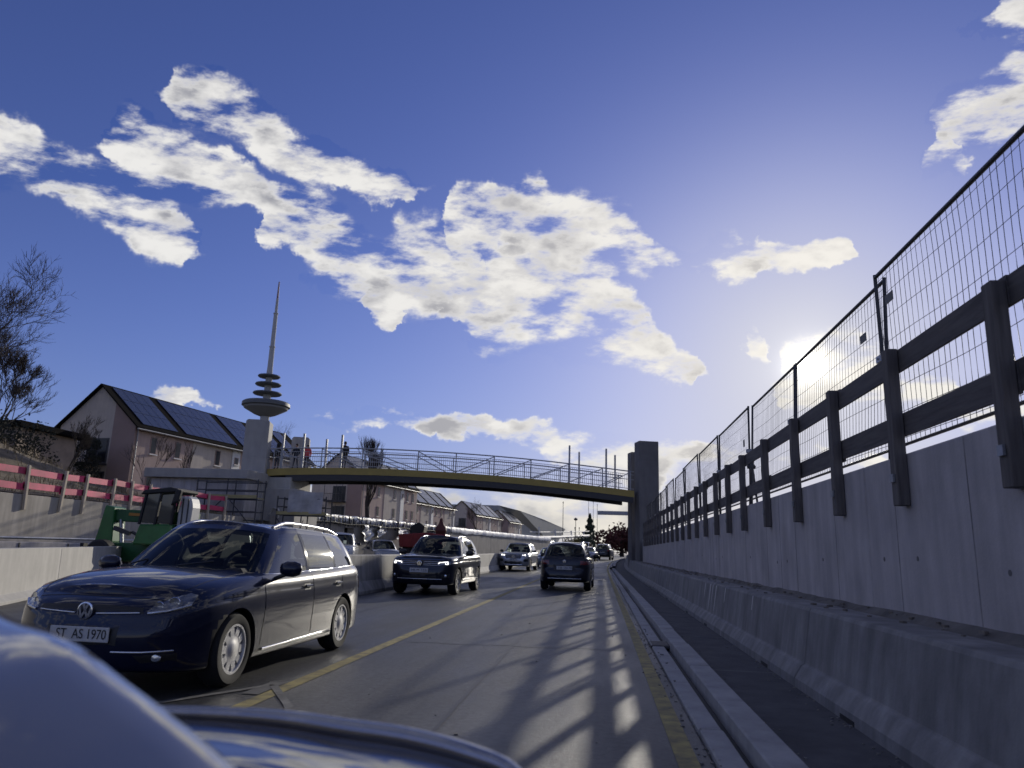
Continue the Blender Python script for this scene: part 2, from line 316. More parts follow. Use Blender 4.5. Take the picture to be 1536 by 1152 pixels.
M_PINK = mat('pink_paint', (.62, .045, .13), .55, var=.35, vscale=1.0, stretch=(1, .9, 1))
M_ZINC = mat('galvanised_steel', (.30, .31, .33), .42, metal=.8, var=.15, vscale=6)
M_STEELD = mat('dark_steel', (.06, .06, .065), .5, metal=.3)
M_RAIL = mat('grey_painted_rail', (.36, .37, .39), .45, var=.08, vscale=5)
M_GIRD = mat('yellow_girder', (.34, .255, .06), .5, var=.12, vscale=1.5)
M_SOFF = mat('girder_underside', (.05, .05, .052), .7)
M_BLACK = mat('black_rubber', (.02, .02, .021), .7)
M_GREYT = mat('grey_tag', (.12, .12, .11), .6)

# ------------------------------------------------------------------ the setting: ground, road, kerb side
def cx(y): return 0.0 if y < 52 else .00085 * (y - 52) ** 2
def gz(y):
    t = min(max((y - 36) / 90., 0), 1); return .75 * t * t * (3 - 2 * t)
YS = list(np.arange(-12, 60, 4.)) + list(np.arange(60, 300, 6.))
def strip(name, x0, x1, dz, material, y0=-12., y1=300., kind=True, parent=None):
    b = MB(); ys = [y0] + [y for y in YS if y0 < y < y1] + [y1]
    vs = []; 
    for y in ys: vs += [(x0 + cx(y), y, gz(y) + dz), (x1 + cx(y), y, gz(y) + dz)]
    b.add(vs, [(2*i, 2*i+1, 2*i+3, 2*i+2) for i in range(len(ys) - 1)])
    o = b.build(name, material, parent, fix=False)
    if kind: tag(o, kind='structure')
    return o
b = MB(); b.add([(-2500, -600, -.06), (2500, -600, -.06), (2500, 4200, -.06), (-2500, 4200, -.06)], [(0, 1, 2, 3)])
tag(b.build('ground', mat('ground_far', (.13, .12, .10), .95, var=.3, vscale=.03), fix=False), kind='structure')
road = strip('road', -26, .70, 0, M_ASPH)
strip('yellow_edge_line', .48, .615, .004, M_YEL, y1=160)
# dashed-through yellow lane line on the left of the lane
strip('yellow_lane_line', -2.84, -2.70, .004, M_YEL, y0=3.0, y1=150)
# repaired patches and tar seams in the lane
for (x0, x1, y0, y1) in ((-2.3, -.9, 31, 36),):
    strip('asphalt_patch', x0, x1, .003, mat('asphalt_patch', (.048, .048, .05), .85, var=.3, vscale=3, bump=.5, bscale=120), y0, y1)
M_TAR = mat('tar_seam', (.018, .018, .019), .5)
rnd = random.Random(6)
def ribbon_mark(name, pts, w, dz, material):
    b = MB(); vs = []
    for k, (x, y) in enumerate(pts): vs += [(x - w / 2, y, gz(y) + dz), (x + w / 2, y, gz(y) + dz)]
    b.add(vs, [(2*i, 2*i+1, 2*i+3, 2*i+2) for i in range(len(pts) - 1)]); return tag(b.build(name, material, fix=False), kind='structure')
def wander(x, y0, y1, st, amp):
    out = []; y = y0
    while y < y1: out.append((x, y)); y += st; x += rnd.gauss(0, amp)
    return out
ribbon_mark('tar_seam', wander(-1.15, 3.5, 40, .4, .006), .035, .0035, M_TAR); ribbon_mark('tar_seam', wander(-4.6, 3.5, 40, .4, .006), .04, .0035, M_TAR)
b = MB(); pts = [(-2.6 + .34 * k, 10.2 + .05 * math.sin(k * 2.1) + .02 * k) for k in range(10)]
b.add([p for x, y in pts for p in ((x, y, .0035), (x, y + .03, .0035))], [(2*i, 2*i+2, 2*i+3, 2*i+1) for i in range(9)]); tag(b.build('tar_seam', M_TAR, fix=False), kind='structure')
# white scuffs where old marking was ground off the road, beside the lane line
def poly_mark(name, pts, w, dz, material):
    b = MB()
    for a, c in zip(pts[:-1], pts[1:]):
        a, c = Vector((*a, dz)), Vector((*c, dz)); d = (c - a).normalized(); q = Vector((-d.y, d.x, 0)) * w / 2; b.add([a - q, a + q, c + q, c - q], [(0, 1, 2, 3)])
    return tag(b.build(name, material, fix=False), kind='structure')
M_GHOST = mat('ghost_marking', (.20, .195, .18), .8, var=.5, vscale=7, col2=(.07, .07, .07), detail=12)
poly_mark('ghost_marking', [(-3.55, 5.55), (-2.92, 6.75), (-2.46, 6.0), (-2.05, 5.2)], .07, .0075, M_GHOST)
strip('ground_off_marking', -3.0, -2.85, .0065, mat('scuffed_marking', (.14, .138, .13), .8, var=.5, vscale=5, col2=(.075, .075, .077), detail=12), 6.3, 6.9)
strip('walkway', 1.17, 3.4, .015, M_ASPH2, y1=300)
for y in (8.9, 12.4, 17.6, 23.0):
    strip('walkway_joint', 1.2, 1.93, .0185, mat('joint_sealant', (.16, .16, .16), .8), y, y + .035)

# ------------------------------------------------------------------ kerb and gutter stones
def stone_run(name, label, cat, x0, x1, z0, z1, length, y0, y1, gap=.012, chamf=.012):
    t = thing(name, label, cat, (x0, y0, 0)); rnd = random.Random(len(name))
    mbs = MB(); mbs.box(0, x1 - x0, 0, length - gap, z0, z1); me = mbs.mesh('stone', M_KERB, bevel=chamf)
    y = y0
    while y < min(y1, 60):
        o = link('kerb_stone', me, t); o.location = (rnd.uniform(-.006, .006), y - y0, rnd.uniform(-.006, .006)); o.rotation_euler = (0, 0, rnd.uniform(-.003, .003)); y += length
    bb = MB(); ys = [y + 8. * i for i in range(int((y1 - y) / 8) + 1)]
    for a, c in zip(ys[:-1], ys[1:]):
        vs = []
        for yy in (a, c): vs += [(x0 + cx(yy), yy, gz(yy) + z0), (x1 + cx(yy), yy, gz(yy) + z0), (x1 + cx(yy), yy, gz(yy) + z1), (x0 + cx(yy), yy, gz(yy) + z1)]
        bb.add(vs, [(0, 1, 5, 4), (1, 2, 6, 5), (2, 3, 7, 6), (3, 0, 4, 7)])
    tag(bb.build('far_stones', M_KERB, t), kind='stuff')
    return t
stone_run('gutter', 'low pale row of flat concrete gutter slabs beside the yellow edge line', 'gutter', .715, .885, -.1, .035, 1.98, -10., 150.)
stone_run('kerb', 'raised pale concrete kerb row between drain slot and dark walkway', 'kerb', .955, 1.175, -.1, .115, 1.98, -9.3, 150.)
tag(MB().box(.885, .955, -12, 60, -.05, -.02).build('drain_slot', M_BLACK), kind='structure')
# cast iron drain box set across the slot
t = thing('drain_grate', 'dark iron drain grate set across the kerb slot', 'drain', (.8, 11.0, 0))
MB().box(.70, 1.18, 10.75, 11.3, .0, .044).build('frame', M_STEELD, t, bevel=.01)
for k in range(5): MB().box(.72, 1.16, 10.80 + k * .1, 10.85 + k * .1, .04, .05).build('bar', M_STEELD, t)

# ------------------------------------------------------------------ right-hand concrete barriers
BPROF = [(1.93, .0), (1.935, .10), (2.005, .215), (2.04, .24), (2.115, .74), (2.135, .775), (2.52, .775), (2.54, .74), (2.56, .0)]
def barrier_mesh(ln):
    m = MB(); m.prism([(x - 1.93, z) for x, z in BPROF], lambda p, t: (p[0], t, p[1]), 0, ln - .035); return m.mesh('barrier_body', M_CONC2, bevel=.008)
_g = MB(); _g.prism([((x - 2.2) * .93 + .27, z * .975) for x, z in BPROF], lambda p, t: (p[0], t, p[1]), 0, .026); bargap = _g.mesh('joint', M_BLACK)
bar8 = barrier_mesh(8.0); bar4 = barrier_mesh(4.0)
bars = [(-7.9, 8.0), (.1, 8.0), (8.1, 8.0), (16.1, 8.0)] + [(24.1 + 4 * i, 4.0) for i in range(22)]
for i, (y, ln) in enumerate(bars):
    t = thing('concrete_barrier', f'{ORDW[max(i - 1, 0)] if i > 1 else ("nearest" if i == 1 else "outermost")} long sloped grey concrete barrier element along the right-hand walkway' if i < 24 else f'{["second to last", "last"][i - 24]} far grey concrete barrier element past the footbridge on the right', 'barrier', (1.93 + cx(y), y, gz(y)), -math.atan(.0017 * max(0, y - 52)), 'barrier elements along the right walkway')
    link('barrier_body', bar8 if ln > 5 else bar4, t)
    j = link('joint', bargap, t); j.location = (0, ln - .03, 0)
    if i < 8:
        for q in ((1.2, 6.2) if ln > 5 else (1.6,)):
            m = MB(); m.box(.03, .14, q, q + .34, .0, .055); m.build('drain_notch', M_BLACK, t, world=False).location = (-.032, 0, -.002)
M_LIME = mat('lime_run', (.62, .61, .58), .8, var=.15, vscale=6)
t = [o for o in COL.objects if o.name.startswith('concrete_barrier')][2]
for (y, w, z0) in ((14.2, .05, .30), (14.6, .035, .42), (14.9, .06, .26), (13.2, .03, .50), (10.9, .03, .6), (15.6, .04, .45)):
    m = MB(); f = lambda z: 2.04 + (z - .24) * .15 - .004
    m.add([(f(.74), y - w, .74), (f(.74), y + w, .74), (f(z0), y + w * .25, z0), (f(z0), y - w * .25, z0), (f(.55), y - w * .8, .55), (f(.55), y + w * .7, .55)], [(0, 4, 5, 1), (4, 3, 2, 5)]); m.build('lime_run', M_LIME, t)
# earth strip with rubble behind the barriers
b = MB(); rnd = random.Random(5)
ys = np.arange(-12, 60, .5)
vs = []
for y in ys:
    for k, x in enumerate((2.50, 2.56, 2.61, 2.66, 2.715)): vs.append((x, y, .745 + .012 * k + rnd.uniform(-.012, .02) + (.025 if k > 2 else 0)))
b.add(vs, [(5*i + j, 5*i + j + 1, 5*i + j + 6, 5*i + j + 5) for i in range(len(ys) - 1) for j in range(4)])
tag(b.build('earth_strip', M_SOIL, smooth=180), kind='structure')
m = MB()
for k in range(260):
    y = rnd.uniform(3, 45); x = 2.68 - .42 * rnd.random() ** 2.2; r = rnd.uniform(.006, .022); c = (x, y, .795 + rnd.uniform(0, .012) if x > 2.54 else .776 + r * .4)
    m.obox(c, (r * rnd.uniform(.6, 1.6), r * .4, 0), (-r * .3, r * rnd.uniform(.6, 1.6), 0), (0, 0, r * .5))
tag(m.build('rubble', mat('rubble', (.17, .15, .125), .9, var=.4, vscale=8)), 'loose rubble and clods lying on the barrier tops and soil', 'rubble', kind='stuff')

# ------------------------------------------------------------------ right-hand retaining wall
WX = 2.70
t = thing('retaining_wall', 'tall grey board-marked concrete retaining wall along the right side', 'wall', (WX, -8, 0))
joints = [-8.2, -.1, 7.95, 16.0, 24.1, 32.2, 40.2, 48.5]
for a, c in zip(joints[:-1], joints[1:]):
    m = MB(); m.box(WX, WX + .34, a + .012, c - .012, -.05, 2.2); o = m.build('wall_panel', M_CONC, t, bevel=.012)
for a in joints[1:-1]:
    MB().box(WX + .03, WX + .3, a - .013, a + .013, 0, 2.19).build('joint', M_BLACK, t)
M_SEAM = mat('seam_grout', (.30, .285, .28), .9, var=.35, vscale=3)
# formwork seams: thin grout fins left proud of the face
rnd = random.Random(11)
y = 1.2
while y < 30:
    if min(abs(y - j) for j in joints) > .25:
        MB().box(WX - .003, WX + .02, y, y + .012, .78, 2.19).build('formwork_seam', M_SEAM, t)
    y += rnd.choice((.5, .9, 1.0, 1.4, 1.8))
for y in (4.05, 5.3, 6.9, 7.55, 9.6, 11.4, 12.0, 14.1, 17.2, 18.0, 20.5, 23, 26.4, 29):
    for z in (1.25,):
        m = MB(); m.lathe([(.022, -.003), (.018, .01)], (WX, y + rnd.uniform(-.1, .1), z + rnd.uniform(-.05, .05)), 'x', 10); m.build('tie_hole', mat('tie_plug', (.16, .155, .15), .9), t)
# wall past the footbridge, taller, with a rounded pale coping
t = thing('far_retaining_wall', 'taller grey concrete wall with pale coping curving away past the right pylon', 'wall', (2.75, 56, 0))
wy = np.linspace(55, 130, 20); wt = hermite([55, 62, 75, 84, 100, 130], [5.6, 5.35, 4.7, 3.9, 2.9, 2.4])
for a, c in zip(wy[:-1], wy[1:]):
    m = MB(); vs = []
    for yy in (a, c):
        X = 2.72 + cx(yy); vs += [(X, yy, -.05), (X + .4, yy, -.05), (X + .4, yy, wt(yy)), (X, yy, wt(yy))]
    m.add(vs, [(0, 1, 2, 3), (4, 7, 6, 5), (0, 4, 5, 1), (1, 5, 6, 2), (2, 6, 7, 3), (3, 7, 4, 0)]); m.build('wall_panel', M_CONC, t, bevel=.01)
m = MB(); m.path([(2.9 + cx(y), y, wt(y) + .04) for y in wy], .27, 8); m.build('coping', M_CONCL, t, smooth=60)
# earth behind the wall, on which the site fence stands
b = MB(); b.add([(3.03, -14, 2.12), (70, -14, 2.12), (70, 55, 2.12), (3.03, 55, 2.12), (3.03, -14, -.05), (3.03, 55, -.05), (70, 55, -.05)], [(0, 1, 2, 3), (4, 0, 3, 5), (5, 3, 2, 6)])
tag(b.build('embankment', M_SOIL), kind='structure')

# ------------------------------------------------------------------ timber guardrail bolted to the wall
t = thing('timber_guardrail', 'weathered timber guardrail of posts and two boards bolted along the right wall', 'guardrail', (2.6, 0, 1.7))
PY = [-2.0, -.2, 1.55, 3.3, 5.07, 6.9, 8.64, 10.4, 12.25, 14.2, 15.85, 17.5] + [19.3 + 1.78 * i for i in range(16)]
rnd = random.Random(3)
for i, y in enumerate(PY):
    zt = 3.13 + rnd.uniform(-.02, .03); lean = rnd.uniform(-.03, .03); w = .065
    m = MB(); m.obox((2.645, y + lean * .5, (1.74 + zt) / 2), (.05, 0, 0), (0, w, 0), (0, lean * .5, (zt - 1.74) / 2)); p = m.build('post', M_WOODP, t, bevel=.006)
    m = MB(); m.tube((2.58, y, 1.98), (2.72, y, 1.98), .018, 8); m.box(2.572, 2.592, y - .035, y + .035, 1.945, 2.015); m.build('bolt', M_ZINC, p)
for z in (3.05, 2.45):
    k = 0; edges = [-2.3, 1.6, 5.12, 8.7, 12.3, 15.9, 19.4, 24.8, 30.1, 35.4, 40.8, 46.3]
    for a, c in zip(edges[:-1], edges[1:]):
        dz = rnd.uniform(-.02, .02); m = MB(); m.beam((2.713 + .012 * (k % 2), a - .12, z + dz), (2.713 + .012 * (k % 2), c + .12, z + rnd.uniform(-.02, .02)), .024, .21); m.build('rail_board', M_WOOD, t, bevel=.003); k += 1

# ------------------------------------------------------------------ mobile mesh fence on top
FX = 3.02
def fence_panel(i, y0, y1, label, fine):
    t = thing('mesh_fence_panel', label, 'fence panel', (FX, y0, 2.2), 0, 'mesh fence panels on the right wall')
    rnd = random.Random(i * 7 + 1); r = .021; zb, zt = 2.40, 4.30
    lean = rnd.uniform(-.03, .05); X = lambda z: FX + lean * (z - 2.2)
    f = MB(); a, c = y0 + .04, y1 - .04
    for y in (a, c): f.tube((X(2.2), y, 2.13), (X(zt + .03), y, zt + .03), r, 8)
    f.tube((X(zt), a, zt), (X(zt), c, zt), r, 8); f.build('frame', M_STEELD, t, smooth=50)
    f = MB(); f.tube((X(zb), a, zb), (X(zb), c, zb), r * .8, 8); f.build('bottom_tube', M_STEELD, t, smooth=50)
    w = MB(); nv = int((c - a) / .105); rw = .0028 if fine else .0024
    ph = [rnd.uniform(0, 6.28) for _ in range(4)]
    def P(y, z): return (X(z) + .012 * math.sin(2.3 * y + ph[0]) * math.sin((z - zb) / (zt - zb) * math.pi), y + .012 * math.sin(3.1 * z + 1.7 * y + ph[1]), z + .008 * math.sin(2.1 * y + ph[2]))
    for k in range(1, nv):
        y = a + (c - a) * k / nv + rnd.uniform(-.007, .007)
        zs = np.linspace(zb, zt, 7); w.path([P(y, z) for z in zs], rw, 4)
    hz = [zb + .06] + [zb + .06 + j * .26 for j in range(1, 7)] + [zt - .08]
    for z in hz: w.path([P(y, z) for y in np.linspace(a, c, 9)], rw * 1.1, 4)
    w.build('wire_mesh', M_STEELD, t, fix=False)
    return t, X
FJ = [.9, 4.5, 8.06, 11.93, 15.4, 19.3, 22.95, 27.0, 30.6, 34.2, 37.8, 41.4, 45.0, 48.6]
for i, (a, c) in enumerate(zip(FJ[:-1], FJ[1:])):
    t, X = fence_panel(i, a, c, f'{ORDW[i]} dark mesh fence panel from the camera above the right-hand wall', i < 4)
    if i in (2, 1):
        y = 7.68 if i == 1 else 8.78; z = 3.95 if i == 1 else 3.83
        MB().box(X(z) - .012, X(z) - .004, y - .10, y + .10, z - .05, z + .05).build('maker_plate', M_GREYT, t, bevel=.002)
    if i == 4: MB().box(X(3.6) - .012, X(3.6) - .004, a + .5, a + .62, 3.55, 3.7).build('maker_plate', M_GREYT, t)
    m = MB(); m.box(FX - .05, FX + .05, a - .06, a + .06, 3.35, 3.42); m.tube((FX - .06, a, 3.385), (FX + .06, a, 3.385), .012, 6); m.build('clamp', M_ZINC, t)
# surveyor's tripod behind the rail
t = thing('survey_tripod', 'dark folded surveying tripod standing behind the right fence', 'tripod', (3.35, 16.9, 2.12))
for k, (dx, dy) in enumerate(((-.1, -.34), (.12, -.06), (-.02, .3))):
    MB().tube((3.35 + dx, 16.9 + dy, 2.12), (3.35 + dx * .15, 16.9 + dy * .15, 3.22), .022, 6, .03).build('leg', M_STEELD, t)
m = MB(); m.lathe([(.09, 3.2), (.10, 3.25), (.06, 3.3), (.07, 3.36), (.05, 3.42)], (3.35, 16.9, 0), 'z', 12); m.build('head', M_BLACK, t, smooth=40)

# grit washed along the gutter, the yellow line and the barrier foot
m = MB(); rnd = random.Random(17)
for k in range(900):
    y = 3.6 + 30 * rnd.random() ** 1.6; x = rnd.choice((rnd.gauss(.68, .05), rnd.gauss(1.24, .05), 1.92 - abs(rnd.gauss(0, .07)), rnd.uniform(-2.6, .6) if k % 3 == 0 else rnd.gauss(.66, .06))); r = rnd.uniform(.003, .010)
    z = .016 if x > 1.18 else (.036 if .72 < x < .88 else .001)
    if .88 < x < 1.18: continue
    m.obox((x, y, z + r * .3), (r * rnd.uniform(.6, 1.5), r * .4, 0), (-r * .3, r * rnd.uniform(.6, 1.5), 0), (0, 0, r * .6))
tag(m.build('grit', mat('grit', (.22, .21, .19), .9, var=.5, vscale=20), fix=False), 'fine grit and small stones along the kerb and lane edge', 'grit', kind='stuff')

# ------------------------------------------------------------------ footbridge
BA = Vector((-21.6, 45.7, 0)); BB = Vector((2.4, 52.0, 0)); BD = (BB - BA).normalized(); BN = Vector((-BD.y, BD.x, 0)); BL = 24.8
bdz = hermite([-1, 0, 3.4, 6.8, 10.3, 13, 15.8, 18.6, 21.4, 24.8, 26], [5.85, 5.97, 6.2, 6.31, 6.32, 6.27, 6.18, 6.04, 5.84, 5.57, 5.45])
def BP(s, n=0., z=0., flat=False): p = BA + BD * s + BN * n; return Vector((p.x, p.y, z if flat else bdz(s) + z))
bridge = thing('footbridge', 'arched footbridge with yellow girder and grey railings spanning the road', 'footbridge', tuple(BP(12.4, 1.5, 0, True)))
WID = 3.0
SS = np.linspace(0.02, 24.75, 34)
def ribbon(m, n0, n1, z0, z1, ss=SS):
    vs = []
    for s in ss: vs += [BP(s, n0, z0), BP(s, n1, z0), BP(s, n1, z1), BP(s, n0, z1)]
    fs = []
    for i in range(len(ss) - 1):
        for a, b2 in ((0, 1), (1, 2), (2, 3), (3, 0)): fs.append((4*i + a, 4*i + b2, 4*i + 4 + b2, 4*i + 4 + a))
    fs += [(0, 1, 2, 3), (4*len(ss) - 1, 4*len(ss) - 2, 4*len(ss) - 3, 4*len(ss) - 4)]
    m.add(vs, fs); return m
o = ribbon(MB(), 0, .30, -.46, -.02).build('girder', M_GIRD, bridge); o['label'] = 'yellow near edge girder'
ribbon(MB(), WID - .30, WID, -.46, -.02).build('girder', M_GIRD, bridge)
ribbon(MB(), .32, WID - .32, -.10, -.005).build('deck', mat('deck_grey', (.28, .28, .28), .8, var=.1), bridge)
ribbon(MB(), .02, .26, -.86, -.464, np.linspace(1.2, 24.7, 30)).build('lower_beam', M_SOFF, bridge)
ribbon(MB(), WID - .26, WID - .02, -.86, -.464, np.linspace(1.2, 24.7, 30)).build('lower_beam', M_SOFF, bridge)
ribbon(MB(), .32, WID - .32, -.50, -.40).build('underside', M_SOFF, bridge)
posts_s = [.35, 3.4, 6.05, 9.75, 12.3, 14.9, 17.45, 20.1, 22.5, 24.5]
for side, n in (('near', .06), ('far', WID - .06)):
    m = MB(); m.path([BP(s, n, 1.30) for s in SS], .045, 6); m.build('top_rail', M_RAIL, bridge, smooth=60)
    m = MB(); m.path([BP(s, n, .74) for s in SS], .024, 5); m.build('middle_rail', M_RAIL, bridge, smooth=60)
    m = MB(); m.path([BP(s, n, .10) for s in SS], .024, 5); m.build('bottom_rail', M_RAIL, bridge, smooth=60)
    for s in posts_s: MB().tube(BP(s, n, -.05), BP(s, n, 1.30), .04, 6).build('railing_post', M_RAIL, bridge)
    mid = 11.2
    for a, c in zip(posts_s[:-1], posts_s[1:]):
        p, q = (BP(a, n, 1.25), BP(c, n, .02)) if (a + c) / 2 < mid else (BP(a, n, .02), BP(c, n, 1.25))
        MB().tube(p, q, .034, 6).build('diagonal_brace', M_RAIL, bridge)
        m = MB(); k = int((c - a) / .135)
        for j in range(1, k): s = a + (c - a) * j / k; m.tube(BP(s, n, .1), BP(s, n, 1.08), .010, 4, cap=False)
        m.build('baluster_infill', M_RAIL, bridge, fix=False)
    m = MB(); m.path([BP(s, n, 1.08) for s in SS], .018, 5); m.build('infill_rail', M_RAIL, bridge)
for s, zt in ((.85, 8.38), (2.17, 8.42), (3.34, 8.5), (4.65, 8.46), (20.16, 8.52), (21.49, 8.48), (22.78, 8.42), (24.2, 8.38)):
    n = .12 if s in (.85, 2.17, 4.65, 20.16, 22.78) else WID - .12
    a = BP(s, n, .0); MB().box(a.x - .065, a.x + .065, a.y - .065, a.y + .065, a.z, zt).build('light_column', M_RAIL, bridge, bevel=.01)

def pylon(label, s0, s1, n0, n1, zt, zb=-.05, name='bridge_pylon', r=.12, mt=None):
    c = BP((s0 + s1) / 2, (n0 + n1) / 2, 0, True); t = thing(name, label, 'pylon', tuple(c))
    m = MB(); poly = [(s0, zb), (s1, zb), (s1, zt - r), (s1 - r, zt), (s0 + r, zt), (s0, zt - r)]
    m.prism(poly, lambda p, q: BP(p[0], q, p[1], True), n0, n1); m.build('shaft', mt or M_PYL, t, bevel=.02); return t
def shutter_marks(t, s0, s1, n, zb, zt, step=1.05):
    z = zb + step
    while z < zt - .3: 
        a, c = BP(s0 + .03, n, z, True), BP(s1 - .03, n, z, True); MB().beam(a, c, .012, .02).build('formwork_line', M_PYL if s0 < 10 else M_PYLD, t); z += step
p = pylon('left concrete pylon at the near edge of the footbridge', -1.52, -.02, -.55, .75, 9.1); shutter_marks(p, -1.52, -.02, -.553, 3.5, 9.)
p = pylon('left concrete pylon slab behind the far bridge railing', .95, 2.15, WID - .2, WID + .35, 8.55, 6.0)
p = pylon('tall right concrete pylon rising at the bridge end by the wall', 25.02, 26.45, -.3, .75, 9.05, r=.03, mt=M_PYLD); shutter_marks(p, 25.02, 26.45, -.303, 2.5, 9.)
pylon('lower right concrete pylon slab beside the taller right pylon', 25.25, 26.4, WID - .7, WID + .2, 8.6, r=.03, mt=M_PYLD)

# ------------------------------------------------------------------ people on the bridge
def skin_mesh(name, joints, bones, root=0, sub=1):
    me = bpy.data.meshes.new(name); me.from_pydata([j[0] for j in joints], bones, [])
    o = bpy.data.objects.new(name, me); COL.objects.link(o)
    md = o.modifiers.new('s', 'SKIN'); me.skin_vertices or None
    if not me.skin_vertices: 
        bpy.context.view_layer.objects.active = o
    for i, j in enumerate(joints):
        sv = me.skin_vertices[0].data[i]; r = j[1]; sv.radius = r if isinstance(r, tuple) else (r, r); sv.use_root = (i == root)
    md.use_smooth_shade = True
    sb = o.modifiers.new('u', 'SUBSURF'); sb.levels = sub; sb.render_levels = sub
    dg = bpy.context.evaluated_depsgraph_get(); dg.update(); out = bpy.data.meshes.new_from_object(o.evaluated_get(dg)); out.name = name
    bpy.data.objects.remove(o); return out
M_SKIN = mat('skin', (.42, .25, .18), .6); M_HAIR = mat('dark_hair', (.03, .022, .018), .7); M_TROU = mat('dark_trousers', (.025, .028, .04), .8)
def person(loc, rotz, label, coat, h=1.74, stride=.12, arm=.18, hood=False):
    t = thing('person', label, 'person', loc, rotz, 'people standing on the footbridge'); k = h / 1.74
    J = [((0, 0, .95), (.185, .14)), ((0, 0, 1.15), (.18, .13)), ((0, .01, 1.38), (.19, .125)), ((0, .01, 1.50), (.055, .055)), ((0, .02, 1.60), (.078, .095)), ((0, .02, 1.69), (.07, .085)),
         ((.20, .01, 1.42), .085), ((.255, arm * .3, 1.16), .07), ((.24, arm, .95), .04), ((.235, arm + .02, .87), (.03, .045)), ((-.20, .01, 1.42), .085), ((-.255, -arm * .1, 1.16), .07), ((-.24, arm * .6, .95), .04), ((-.235, arm * .6 + .02, .87), (.03, .045)),
         ((.10, 0, .88), .098), ((.105, stride * .6, .50), .066), ((.105, stride, .10), .046), ((.11, stride + .15, .04), (.042, .035)), ((-.10, 0, .88), .098), ((-.105, -stride * .4, .50), .066), ((-.105, -stride, .10), .046), ((-.11, -stride + .15, .04), (.042, .035))]
    B = [(0, 1), (1, 2), (2, 3), (3, 4), (4, 5), (2, 6), (6, 7), (7, 8), (8, 9), (2, 10), (10, 11), (11, 12), (12, 13), (0, 14), (14, 15), (15, 16), (16, 17), (0, 18), (18, 19), (19, 20), (20, 21)]
    me = skin_mesh('body', [((p[0] * k, p[1] * k, p[2] * k), tuple(v * k for v in r) if isinstance(r, tuple) else r * k) for p, r in J], B)
    me.materials.clear()
    for mm in (coat, M_TROU, M_SKIN, M_BLACK): me.materials.append(mm)
    for f in me.polygons:
        z, x = f.center.z / k, abs(f.center.x) / k
        f.material_index = 3 if z < .1 else 2 if (z > 1.5 or (x > .19 and z < .92)) else 1 if z < .86 else 0
        f.use_smooth = True
    link('body', me, t)
    m = MB(); m.lathe([(.001, 1.56), (.075, 1.58), (.098, 1.66), (.092, 1.73), (.05, 1.775), (.001, 1.785)] if not hood else [(.07, 1.50), (.12, 1.56), (.125, 1.66), (.10, 1.76), (.001, 1.80)], (0, -.012, 0), 'z', 14)
    link('hair' if not hood else 'hood', MB.mesh(m, 'hair', M_HAIR if not hood else coat, smooth=180), t).scale = (k, k, k)
    return t
C_NAVY = mat('navy_coat', (.02, .025, .04), .8); C_RED = mat('red_coat', (.55, .06, .07), .8); C_BLK = mat('black_coat', (.018, .018, .02), .85)
person(tuple(BP(.45, .75, -.005)), 2.6, 'person in a bulky black hooded coat right beside the left pylon', C_BLK, 1.72, .05, .22, True)
person(tuple(BP(1.62, 1.0, -.005)), 2.9, 'person in dark clothes standing left of the red coat on the footbridge', C_NAVY, 1.70)
person(tuple(BP(2.35, .9, -.005)), 3.4, 'person in a red coat on the left part of the footbridge', C_RED, 1.6, .06)
person(tuple(BP(4.82, .62, -.005)), .6, 'person in black standing alone by a column on the footbridge', C_BLK, 1.80, .14)

# ------------------------------------------------------------------ sign beam past the bridge
t = thing('gantry_beam', 'horizontal grey sign gantry arm reaching over the road from the right wall', 'gantry', (2.95, 75, 5.2))
y = 75.; MB().box(-.25, 3.05, y - .2, y + .2, 5.02, 5.40).build('arm', M_RAIL, t, bevel=.03)
MB().box(3.05, 3.45, y - .2, y + .2, -.05 + gz(y), 5.55).build('mast', M_RAIL, t, bevel=.03)

# ------------------------------------------------------------------ left side: site, walls, rail, mound
M_PALE_WALL = mat('pale_wall', (.46, .42, .36), .85, var=.14, vscale=.8, streak=.25, bump=.15, bscale=30)
# upper ground and mound behind the left wall
def mound_z(x, y):
    d = max(0., -20.95 - x); base = 2.6 + min(1., d / 6.) * .8
    h = 3.0 * math.exp(-((x + 31.5) / 6.0) ** 2) * (1 / (1 + math.exp((y - 36.0) / 2.2)))
    return base + h + .12 * math.sin(x * 1.7 + y * .9) * math.sin(y * 1.3) * min(1, d)
b = MB(); b.grid(lambda u, v: (lambda x, y: (x, y, mound_z(x, y)))(-20.95 - 44 * u ** 1.35, 8 + 52 * v), 44, 60)
tag(b.build('embankment', M_DRY, smooth=180), kind='structure')
b = MB(); b.add([(-64.9, -40, 3.38), (-64.9, 60, 3.38), (-500, 60, 3.38), (-500, -40, 3.38), (-20.2, 59.9, 3.36), (-18, 90, 3.36), (-20, 320, 3.4), (-500, 320, 3.4), (-500, 59.9, 3.36), (-20.2, 59.9, -.1), (-18, 90, -.1), (-20, 320, -.1)], [(0, 1, 2, 3), (4, 8, 7, 6, 5), (4, 5, 10, 9), (5, 6, 11, 10)])
tag(b.build('upper_terrain', M_DRY), kind='structure')
